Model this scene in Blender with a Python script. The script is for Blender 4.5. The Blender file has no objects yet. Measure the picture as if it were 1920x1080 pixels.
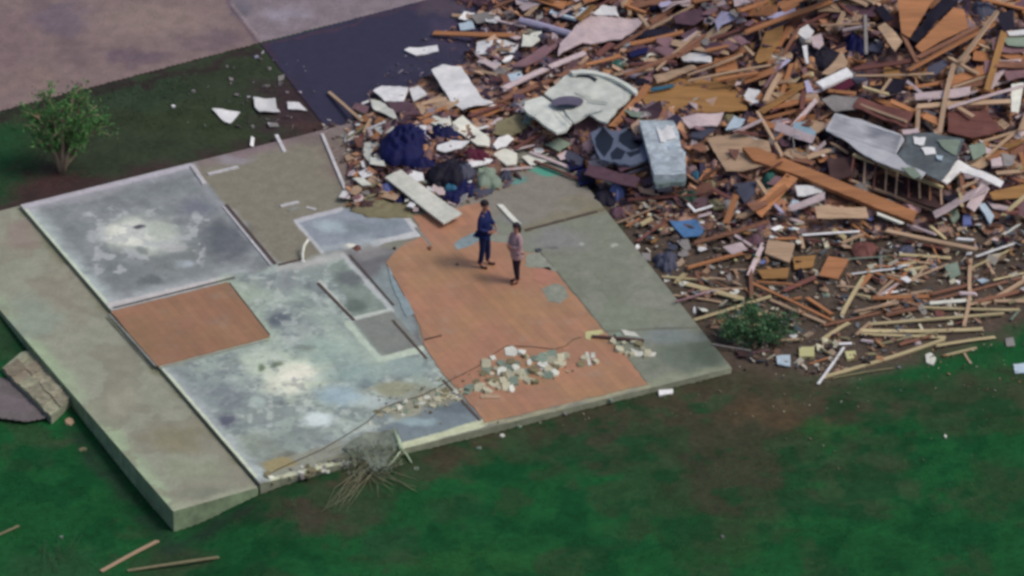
import bpy, bmesh, math, random
import numpy as np
from mathutils import Vector, Matrix
random.seed(7); rng = np.random.default_rng(7)
S = bpy.context.scene
# ---------------------------------------------------------------- camera
D = 150.0; EL = math.radians(31.8); F = 80.0 * D      # F: focal length in pixels of a 1920 px wide frame
CE, SE = math.cos(EL), math.sin(EL)
CAM = Vector((0, -D * CE, D * SE))
cam = bpy.data.cameras.new('camera'); co = bpy.data.objects.new('camera', cam); S.collection.objects.link(co)
co.location = CAM; co.rotation_euler = (math.pi / 2 - EL, 0, 0)
cam.sensor_width = 36; cam.lens = 36 * F / 1920; cam.clip_end = 3000; cam.clip_start = 1
S.camera = co
# ---------------------------------------------------------------- world, sun, exposure
SUN_EL, SUN_AZ = math.radians(54), math.radians(104)      # azimuth measured from +Y towards +X
w = bpy.data.worlds.new('World'); S.world = w; w.use_nodes = True
nt = w.node_tree; sky = nt.nodes.new('ShaderNodeTexSky'); sky.sky_type = 'NISHITA'; sky.sun_disc = False
sky.sun_elevation = SUN_EL; sky.sun_rotation = SUN_AZ; sky.dust_density = 4; sky.air_density = 1.0; sky.ozone_density = 1
bg = nt.nodes['Background']; nt.links.new(sky.outputs[0], bg.inputs[0]); bg.inputs[1].default_value = 0.12
sl = bpy.data.lights.new('sun', 'SUN'); sl.energy = 1.5; sl.angle = math.radians(14); sl.color = (1, .95, .88)
so = bpy.data.objects.new('sun', sl); S.collection.objects.link(so)
sd = Vector((math.sin(SUN_AZ) * math.cos(SUN_EL), math.cos(SUN_AZ) * math.cos(SUN_EL), math.sin(SUN_EL)))
so.rotation_euler = sd.to_track_quat('Z', 'Y').to_euler()
S.view_settings.view_transform = 'Standard'; S.view_settings.look = 'None'
S.view_settings.exposure = -0.12; S.view_settings.gamma = 1
S.cycles.filter_width = 3.2
KEXP = 0.80     # display value of a horizontal surface = base colour * KEXP
# ---------------------------------------------------------------- geometry of the view
def ray(u, v, z=0.0):
    dx = u - 960; dy = -(v - 540)
    d = Vector((dx, F * CE + dy * SE, -F * SE + dy * CE))
    t = (z - CAM.z) / d.z
    return CAM.x + d.x * t, CAM.y + d.y * t
def proj(x, y, z=0.0):
    rx = x - CAM.x; ry = y - CAM.y; rz = z - CAM.z
    dep = ry * CE - rz * SE; up = ry * SE + rz * CE
    return 960 + F * rx / dep, 540 - F * up / dep
def inside(poly, x, y):
    """numpy point in polygon"""
    x = np.asarray(x, float); y = np.asarray(y, float); r = np.zeros(x.shape, bool); n = len(poly)
    for i in range(n):
        x1, y1 = poly[i]; x2, y2 = poly[(i + 1) % n]
        if y1 == y2: continue
        c = ((y1 > y) != (y2 > y)) & (x < (x2 - x1) * (y - y1) / (y2 - y1) + x1)
        r ^= c
    return r
def segdist(x, y, a, b):
    ax, ay = a; bx, by = b; dx, dy = bx - ax, by - ay
    L = dx * dx + dy * dy + 1e-9
    t = np.clip(((x - ax) * dx + (y - ay) * dy) / L, 0, 1)
    return np.hypot(x - ax - t * dx, y - ay - t * dy)
def sdpoly(poly, x, y):
    d = np.full(np.shape(x), 1e9)
    for i in range(len(poly)): d = np.minimum(d, segdist(x, y, poly[i], poly[(i + 1) % len(poly)]))
    return np.where(inside(poly, x, y), d, -d)
def sstep(t): t = np.clip(t, 0, 1); return t * t * (3 - 2 * t)
def hsh(i, j, s):
    n = (i.astype(np.int64) * 374761393 + j.astype(np.int64) * 668265263 + s * 1442695041) & 0xffffffff
    n = ((n ^ (n >> 13)) * 1274126177) & 0xffffffff
    return ((n ^ (n >> 16)) & 0xffffff) / float(0xffffff)
def vn(x, y, sc, s=0):
    x = np.asarray(x, float) / sc; y = np.asarray(y, float) / sc
    i = np.floor(x); j = np.floor(y); fx = sstep(x - i); fy = sstep(y - j)
    a = hsh(i, j, s); b = hsh(i + 1, j, s); c = hsh(i, j + 1, s); d = hsh(i + 1, j + 1, s)
    return (a * (1 - fx) + b * fx) * (1 - fy) + (c * (1 - fx) + d * fx) * fy
def fbm(x, y, sc, s=0, o=4):
    r = 0; a = 1; t = 0
    for k in range(o): r = r + a * vn(x, y, sc / 2 ** k, s + k * 17); t += a; a *= .55
    return r / t
def lin(c):
    c = np.asarray(c, float) / 255
    return np.where(c <= .04045, c / 12.92, ((c + .055) / 1.055) ** 2.4)
def base(c): return np.clip(lin(c) / KEXP, 0, .86)
# ---------------------------------------------------------------- heights
SLABPX = [(38, 384), (949, 159), (1372, 690), (488, 907)]
SLAB = [ray(*p) for p in SLABPX]
PORCHPX = [(37, 386), (-132, 428), (325, 959), (484, 914)]
PORCH_Z = -.10
PORCH = [ray(p[0], p[1], PORCH_Z) for p in PORCHPX]
def ground_z(x, y):
    u, v = proj(x, y)
    a = sstep((v - 420) / 480) * sstep((570 - u) / 245)
    b = sstep((v - 520) / 500)
    return -.12 - .46 * a - .06 * b + .05 * (fbm(x, y, 2.6, 5, 3) - .5) * sstep((v - 150) / 200 + (u > 1100) * 1.0)
RUB = [(640, 235), (690, 160), (880, 60), (850, -60), (2100, -160), (2150, 640), (1560, 720), (1380, 690), (1300, 600), (1140, 400), (1080, 330), (985, 300),
       (960, 345), (870, 385), (660, 395)]
BUMPS = [(800, 275, 95, 50, .55), (875, 320, 60, 35, .30), (1110, 190, 150, 70, .42), (1240, 270, 120, 80, .5), (1430, 90, 120, 70, .6), (1600, 60, 110, 60, .8), (1500, 180, 160, 60, .5), (1780, 90, 200, 110, 1.2),
         (1660, 300, 190, 80, .55), (1420, 320, 130, 70, .35), (1060, 40, 140, 60, .3)]
def mound(x, y):
    u, v = proj(x, y)
    m = sstep(sdpoly(RUB, u, v) / 60)
    h = 0
    for (cx, cy, rx, ry, hh) in BUMPS: h = h + hh * np.exp(-((u - cx) / rx) ** 2 - ((v - cy) / ry) ** 2)
    fall = 1 - .75 * sstep((v - 400) / 120)
    return m * (h + (.05 + .16 * (fbm(x, y, .9, 31, 3) - .35)) * fall)
def H(x, y):
    g = ground_z(x, y)
    g = np.where(inside(SLAB, x, y), 0.0, np.where(inside(PORCH, x, y), PORCH_Z, g))
    return g + np.maximum(mound(x, y), 0)
_tx = np.arange(-16, 16, .04); _ty = np.arange(-17, 22, .04); _HT = H(*np.meshgrid(_tx, _ty, indexing='ij')); _NX, _NY = _HT.shape; _HT = _HT.tolist()
def H1(x, y):
    """height at one place, read from a table of H"""
    i = min(max(int((x + 16) / .04 + .5), 0), _NX - 1); j = min(max(int((y + 17) / .04 + .5), 0), _NY - 1); return _HT[i][j]
def P(u, v, lift=0.0):
    z = 0.0
    for k in range(14):
        x, y = ray(u, v, z); zn = H1(x, y) + lift
        z = .45 * z + .55 * zn
    x, y = ray(u, v, z)
    return Vector((x, y, z))
# ---------------------------------------------------------------- materials
MATS = {}
def mat(name, rgb, rough=.8, kind='plain', amt=.25, scale=6, bump=.25, metal=0, spec=.3):
    """rgb: colour as it shows under this sky"""
    if name in MATS: return MATS[name]
    m = bpy.data.materials.new(name); m.use_nodes = True; N = m.node_tree.nodes; L = m.node_tree.links
    b = N['Principled BSDF']; b.inputs['Roughness'].default_value = rough; b.inputs['Metallic'].default_value = metal
    b.inputs['Specular IOR Level'].default_value = spec
    c = base(rgb)
    tc = N.new('ShaderNodeTexCoord'); mp = N.new('ShaderNodeMapping'); L.new(tc.outputs['Object'], mp.inputs[0])
    mp.inputs['Scale'].default_value = (.25, 3, 3) if kind == 'wood' else (1, 1, 1)
    oi = N.new('ShaderNodeObjectInfo'); ad = N.new('ShaderNodeVectorMath'); ad.operation = 'ADD'
    mu = N.new('ShaderNodeMath'); mu.operation = 'MULTIPLY'; mu.inputs[1].default_value = 37
    L.new(oi.outputs['Random'], mu.inputs[0]); L.new(mp.outputs[0], ad.inputs[0]); L.new(mu.outputs[0], ad.inputs[1])
    n1 = N.new('ShaderNodeTexNoise'); n1.inputs['Scale'].default_value = scale; n1.inputs['Detail'].default_value = 5; n1.inputs['Roughness'].default_value = .65
    n2 = N.new('ShaderNodeTexNoise'); n2.inputs['Scale'].default_value = scale * .22; n2.inputs['Detail'].default_value = 3
    L.new(ad.outputs[0], n1.inputs['Vector']); L.new(ad.outputs[0], n2.inputs['Vector'])
    r1 = N.new('ShaderNodeMapRange'); r1.inputs['From Min'].default_value = .3; r1.inputs['From Max'].default_value = .7
    r1.inputs['To Min'].default_value = 1 - amt; r1.inputs['To Max'].default_value = 1 + amt * .5
    L.new(n1.outputs['Fac'], r1.inputs['Value'])
    r2 = N.new('ShaderNodeMapRange'); r2.inputs['From Min'].default_value = .35; r2.inputs['From Max'].default_value = .65
    r2.inputs['To Min'].default_value = 1 - amt * .6; r2.inputs['To Max'].default_value = 1 + amt * .3
    L.new(n2.outputs['Fac'], r2.inputs['Value'])
    r3 = N.new('ShaderNodeMapRange'); r3.inputs['To Min'].default_value = .86; r3.inputs['To Max'].default_value = 1.1
    L.new(oi.outputs['Random'], r3.inputs['Value'])
    a = N.new('ShaderNodeMath'); a.operation = 'MULTIPLY'; L.new(r1.outputs[0], a.inputs[0]); L.new(r2.outputs[0], a.inputs[1])
    a2 = N.new('ShaderNodeMath'); a2.operation = 'MULTIPLY'; L.new(a.outputs[0], a2.inputs[0]); L.new(r3.outputs[0], a2.inputs[1])
    if kind == 'vcol':
        at = N.new('ShaderNodeAttribute'); at.attribute_name = 'Col'; src = at.outputs['Color']; r3.inputs['To Min'].default_value = 1; r3.inputs['To Max'].default_value = 1
    else:
        rg = N.new('ShaderNodeRGB'); rg.outputs[0].default_value = (*c, 1); src = rg.outputs[0]
    vm = N.new('ShaderNodeVectorMath'); vm.operation = 'SCALE'; L.new(src, vm.inputs[0]); L.new(a2.outputs[0], vm.inputs['Scale'])
    L.new(vm.outputs[0], b.inputs['Base Color'])
    if bump:
        bp = N.new('ShaderNodeBump'); bp.inputs['Strength'].default_value = bump; bp.inputs['Distance'].default_value = .02
        L.new(n1.outputs['Fac'], bp.inputs['Height']); L.new(bp.outputs[0], b.inputs['Normal'])
    MATS[name] = m; return m
PAL = dict(
 white=((206, 206, 206), 'plain'), cream=((198, 199, 188), 'plain'), pinkish=((176, 160, 162), 'plain'), paleblue=((168, 184, 196), 'plain'),
 lavender=((160, 155, 180), 'plain'), tan=((162, 137, 113), 'wood'), orange=((158, 109, 74), 'wood'), ochre=((142, 106, 64), 'wood'), brown=((122, 86, 68), 'wood'),
 darkbrown=((66, 46, 46), 'wood'), pale=((172, 158, 122), 'wood'), redbrown=((104, 66, 60), 'wood'), grey=((122, 118, 116), 'plain'), slate=((66, 68, 84), 'plain'),
 navy=((6, 11, 62), 'plain'), black=((18, 15, 32), 'plain'), teal=((36, 84, 76), 'plain'), blue=((70, 108, 150), 'plain'), maroon=((72, 18, 40), 'plain'),
 plum=((88, 64, 74), 'plain'), greengrey=((118, 132, 118), 'plain'), plaster=((168, 165, 142), 'plain'), insul=((186, 150, 148), 'plain'), lime=((108, 158, 52), 'plain'), olive=((116, 110, 84), 'plain'), yellow=((180, 178, 130), 'plain'),
 periwinkle=((94, 104, 152), 'plain'), tealblue=((48, 94, 118), 'plain'), mauve=((120, 92, 98), 'plain'), darkgreen=((28, 56, 46), 'plain'))
WORD = dict(plaster='beige', white='white', cream='cream', pinkish='pale pink', paleblue='pale blue', lavender='lavender', tan='tan', orange='orange-brown', ochre='ochre', brown='brown',
 darkbrown='dark brown', pale='pale yellow', redbrown='reddish brown', grey='grey', slate='slate grey', plum='dull purple', greengrey='grey-green', teal='teal', blue='blue',
 navy='navy blue', periwinkle='violet blue', maroon='dark red', black='black', yellow='yellowish', mauve='dull mauve', olive='olive')
def pm(k):
    c, kd = PAL[k]
    return mat('m_' + k, c, .75, kd, .28 if kd == 'wood' else .16, 5 if kd == 'wood' else 7, .3)
# ---------------------------------------------------------------- object helpers
def link(name, me, parent=None, m=None, loc=None):
    o = bpy.data.objects.new(name, me); S.collection.objects.link(o)
    if loc is not None: o.location = loc
    if parent: o.parent = parent
    if m: me.materials.append(m)
    return o
def tag(o, label=None, cat=None, group=None, kind=None):
    if label: o['label'] = label
    if cat: o['category'] = cat
    if group: o['group'] = group
    if kind: o['kind'] = kind
    return o
def empty(name, loc, label, cat, group=None, rz=0):
    o = bpy.data.objects.new(name, None); S.collection.objects.link(o); o.location = loc; o.rotation_euler.z = rz; o.empty_display_size = .2
    return tag(o, label, cat, group)
def mesh_from(name, vs, fs, smooth=False, cols=None):
    me = bpy.data.meshes.new(name); me.from_pydata([tuple(v) for v in vs], [], fs); me.update()
    if smooth: me.polygons.foreach_set('use_smooth', [True] * len(me.polygons))
    if cols is not None:
        ca = me.color_attributes.new('Col', 'FLOAT_COLOR', 'POINT'); a = np.ones((len(vs), 4), np.float32); a[:, :3] = cols; ca.data.foreach_set('color', a.ravel())
    return me
def grid_mesh(name, X, Y, Z, keep=None, cols=None, smooth=True):
    n, m = X.shape
    idx = np.arange(n * m).reshape(n, m)
    q = np.stack([idx[:-1, :-1], idx[1:, :-1], idx[1:, 1:], idx[:-1, 1:]], -1).reshape(-1, 4)
    if keep is not None:
        k = keep.ravel(); q = q[k[q].all(1)]
        used = np.zeros(n * m, bool); used[q.ravel()] = True; remap = np.cumsum(used) - 1; q = remap[q]
    else: used = np.ones(n * m, bool)
    co_ = np.stack([X.ravel(), Y.ravel(), Z.ravel()], 1)[used].astype(np.float32)
    a, b, c = co_[q[0][0]], co_[q[0][1]], co_[q[0][2]]
    if np.cross(b - a, c - a)[2] < 0: q = q[:, ::-1]
    me = bpy.data.meshes.new(name); me.vertices.add(len(co_)); me.vertices.foreach_set('co', co_.ravel())
    me.loops.add(q.size); me.loops.foreach_set('vertex_index', q.ravel().astype(np.int32))
    me.polygons.add(len(q)); me.polygons.foreach_set('loop_start', np.arange(0, q.size, 4, dtype=np.int32))
    me.update(calc_edges=True)
    if smooth: me.polygons.foreach_set('use_smooth', np.ones(len(q), bool))
    if cols is not None:
        ca = me.color_attributes.new('Col', 'FLOAT_COLOR', 'POINT'); A = np.ones((len(co_), 4), np.float32); A[:, :3] = cols.reshape(-1, 3)[used]; ca.data.foreach_set('color', A.ravel())
    return me
def paint(U, V, X, Y, col0, layers, wob=5.0):
    """stains, bare patches and residues of the surface, laid out on the ground"""
    C = np.zeros(U.shape + (3,)); C[:] = base(col0)
    wu = U + wob * 2 * (fbm(X, Y, .5, 3) - .5) * 2; wv = V + wob * 2 * (fbm(X, Y, .5, 9) - .5) * 2
    su = U + 1.6 * (fbm(X, Y, .15, 3) - .5) * 2; sv = V + 1.2 * (fbm(X, Y, .15, 9) - .5) * 2
    for L in layers:
        k = L[0]
        if k == 'poly':
            _, pts, c, soft, op = L; d = sdpoly(pts, su if soft < 5 else wu, sv if soft < 5 else wv); a = sstep(d / soft + .5)
        elif k == 'line':
            _, pts, wd, c, op = L; d = np.full(U.shape, 1e9)
            for i in range(len(pts) - 1): d = np.minimum(d, segdist(su, sv, pts[i], pts[i + 1]))
            a = sstep((wd / 2 * (.6 + .8 * fbm(X, Y, .4, 77)) - d) / 2.5 + .5)
        elif k == 'glow':
            _, pts, wd, c, op = L; d = np.full(U.shape, 1e9)
            for i in range(len(pts) - 1): d = np.minimum(d, segdist(wu, wv, pts[i], pts[i + 1]))
            a = sstep(1 - d / wd) * sstep(.2 + 1.4 * fbm(X, Y, .35, 51))
        elif k == 'ell':
            _, cx, cy, rx, ry, c, op = L; r = np.hypot((wu - cx) / rx, (wv - cy) / ry); a = sstep((1.35 - r + 1.0 * (fbm(X, Y, .45, int(cx) % 97) - .5)) / .95)
        elif k == 'blot':    # blotchy noise inside a polygon
            _, pts, c, th, sc, op = L; a = sstep(sdpoly(pts, wu, wv) / 14 + .5) * sstep((fbm(X, Y, sc, int(sc * 100) + 7) - th) / .07)
        a = (a * op)[..., None]
        C = C * (1 - a) + base(c) * a
    return C
# ================================================================ THE SETTING
def spaced(lo, hi, step, far):
    a = np.arange(lo, hi + step, step); out = [1, 3, 8, 20, 50, 120, 300]
    return np.concatenate([[lo - t for t in out[::-1]], a, [hi + t for t in out]])
gx = spaced(-14.5, 14.5, .075, 300); gy = spaced(-14.5, 16.5, .075, 300)
X, Y = np.meshgrid(gx, gy, indexing='ij'); Z = ground_z(X, Y); U, V = proj(X, Y)
Z = Z - .0 + .012 * (fbm(X, Y, .18, 40, 3) - .5)
# a flat bed for the road and the driveway
far = V < 235
Z = np.where(far & (U < 1000), -.13, Z)
Z = np.where(inside([(a[0] * .995, a[1] * .995) for a in SLAB], X, Y) | inside([(a[0] * .995, a[1] * .995) for a in PORCH], X, Y), Z - .15, Z)
GREEN = (24, 76, 40); BRN = (58, 58, 44)
ground_layers = [
 ('poly', [(-400, 120), (700, 60), (760, 260), (40, 420), (-400, 480)], (50, 58, 44), 40, 1),
 ('ell', 0, 300, 70, 90, (28, 68, 40), .85), ('ell', 250, 170, 90, 35, (44, 62, 46), .6), ('ell', 95, 345, 90, 35, (66, 44, 46), .9), ('ell', 330, 215, 130, 30, (52, 62, 42), .6),
 ('ell', 560, 190, 90, 60, (58, 44, 50), .85), ('ell', 600, 230, 60, 20, (84, 58, 56), .7), ('ell', 450, 250, 90, 18, (56, 66, 46), .6), ('glow', [(0, 385), (360, 300), (650, 225)], 26, (60, 48, 48), .9),
 ('glow', [(0, 205), (480, 90)], 12, (48, 34, 40), .8),
 ('poly', [(1060, 300), (1350, 700), (1560, 715), (1950, 600), (2300, 300), (2200, -200), (700, -200)], (80, 70, 62), 50, 1),
 ('glow', [(500, 925), (905, 815), (1200, 742), (1400, 720)], 60, (62, 58, 44), .95),
 ('ell', 1160, 790, 190, 55, (62, 60, 46), .8), ('ell', 1380, 770, 200, 90, (66, 60, 47), .95), ('ell', 1370, 880, 150, 120, (56, 58, 44), .95), ('ell', 1150, 830, 160, 40, (54, 58, 44), .8), ('ell', 1620, 880, 90, 70, (56, 62, 46), .7), ('ell', 1480, 760, 110, 30, (84, 70, 52), .8), ('ell', 1340, 1000, 90, 50, (40, 66, 38), .7),
 ('ell', 1620, 745, 200, 40, (62, 58, 46), .8), ('ell', 1850, 740, 120, 60, (64, 58, 46), .7), ('ell', 1880, 900, 70, 60, (48, 62, 42), .6), ('ell', 1550, 800, 60, 30, (30, 78, 38), .5),
 ('ell', 590, 940, 120, 45, (60, 56, 46), .95), ('ell', 800, 860, 90, 25, (62, 56, 44), .8), ('ell', 730, 1010, 60, 40, (40, 62, 46), .5), ('ell', 860, 940, 60, 30, (46, 64, 44), .5),
 ('ell', 330, 1010, 80, 25, (56, 60, 46), .7), ('ell', 100, 1030, 120, 50, (44, 70, 48), .5), ('ell', 880, 1040, 200, 30, (40, 82, 42), .4), ('ell', 1190, 980, 80, 20, (44, 66, 42), .4),
 ('glow', [(140, 770), (320, 985), (480, 930)], 36, (36, 52, 42), .85), ('ell', 20, 600, 30, 60, (20, 48, 40), .8), ('ell', 110, 790, 40, 16, (60, 60, 48), .6),
 ('blot', [(-500, 420), (700, 780), (2500, 640), (2500, 1700), (-500, 1700)], (44, 66, 42), .53, 1.1, .7),
 ('blot', [(-500, 420), (700, 780), (2500, 640), (2500, 1700), (-500, 1700)], (12, 62, 34), .55, .7, .6),
]
C = paint(U, V, X, Y, GREEN, ground_layers, 12)
g = link('ground', grid_mesh('ground', X, Y, Z, cols=C), m=mat('m_ground', (0, 0, 0), .95, 'vcol', .28, 7, .3, spec=.1)); tag(g, kind='structure')

def band(name, px, z, step, col0, layers, m, wob=8, drop=0.0):
    """a flat sheet cut to an outline"""
    w_ = [ray(a, b, z) for a, b in px]
    x0, x1 = min(p[0] for p in w_), max(p[0] for p in w_); y0, y1 = min(p[1] for p in w_), max(p[1] for p in w_)
    X, Y = np.meshgrid(np.arange(x0, x1 + step, step), np.arange(y0, y1 + step, step), indexing='ij')
    keep = inside(w_, X, Y); U, V = proj(X, Y, z)
    C = paint(U, V, X, Y, col0, layers, wob)
    o = link(name, grid_mesh(name, X, Y, np.full(X.shape, z), keep, C), m=m); return tag(o, kind='structure')
mroad = mat('m_road', (0, 0, 0), .9, 'vcol', .22, 14, .15)
band('road', [(-900, 442), (-100, 236), (478, 84), (800, 2), (1100, -78), (900, -900), (-2500, -900)], -.112, .06, (122, 105, 103),
     [('glow', [(60, -40), (110, 60), (150, 110)], 40, (100, 86, 90), .7), ('ell', 120, 30, 60, 30, (104, 92, 104), .7), ('ell', 400, 75, 90, 20, (100, 86, 94), .7), ('ell', 250, 105, 70, 18, (94, 80, 90), .8),
      ('ell', 280, 40, 120, 40, (130, 114, 108), .8), ('ell', 60, 150, 60, 30, (124, 106, 100), .6), ('ell', 20, 80, 60, 60, (112, 94, 98), .6),
      ('poly', [(425, -60), (430, 10), (486, 84), (820, -10), (820, -300)], (122, 112, 118), 6, .9), ('ell', 540, 25, 50, 20, (142, 136, 146), .8), ('ell', 450, 20, 20, 25, (88, 88, 98), .7),
      ('line', [(425, -60), (428, 8), (487, 84)], 5, (90, 74, 84), .9), ('line', [(436, 8), (493, 82)], 4, (146, 130, 132), .8), ('glow', [(487, 84), (800, 2)], 14, (136, 124, 130), .7)], mroad)
DRIVE = [(487, 82), (800, -2), (930, -34), (1010, 60), (900, 150), (930, 170), (650, 240), (604, 233)]
band('driveway', DRIVE, -.108, .04, (46, 45, 66), [('ell', 860, 60, 60, 40, (66, 58, 80), .7), ('ell', 840, 10, 50, 20, (78, 66, 76), .8), ('ell', 560, 180, 40, 40, (43, 40, 60), .5),
      ('glow', [(492, 86), (604, 233)], 12, (58, 42, 58), .8), ('ell', 760, 130, 40, 10, (56, 54, 74), .5), ('glow', [(492, 86), (800, 4)], 6, (70, 50, 64), .7)],
     mat('m_drive', (0, 0, 0), .85, 'vcol', .15, 18, .1))
band('walkway', [(-200, 640), (5, 690), (60, 745), (95, 783), (50, 792), (-20, 782), (-200, 760)], -.40, .04, (98, 92, 92), [('ell', 20, 750, 50, 20, (108, 98, 102), .6)], mroad)
# ================================================================ THE HOUSE FOUNDATION (one thing, many parts)
hf = empty('house_foundation', (SLAB[3][0], SLAB[3][1], -.4), 'swept bare concrete house foundation with orange tile floors, adhesive stains and long porch', 'foundation')
def child_at(o, p=hf):
    o.parent = p; o.matrix_parent_inverse = Matrix.Translation(-Vector(p.location)); return o
ns, nt_ = 560, 640
s = np.linspace(0, 1, ns)[:, None]; t = np.linspace(0, 1, nt_)[None, :]
A, B, Cc, Dd = [np.array(p) for p in SLAB]
def bil(k): return A[k] * (1 - s) * (1 - t) + B[k] * s * (1 - t) + Cc[k] * s * t + Dd[k] * (1 - s) * t
X, Y = bil(0), bil(1); U, V = proj(X, Y)
GB = (121, 127, 128); LW = (176, 184, 172); HALL = (132, 142, 138)
HALLP = [(455, 512), (520, 498), (640, 476), (800, 655), (905, 790), (745, 842), (505, 905), (478, 893), (300, 690), (510, 636), (425, 525)]
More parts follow.
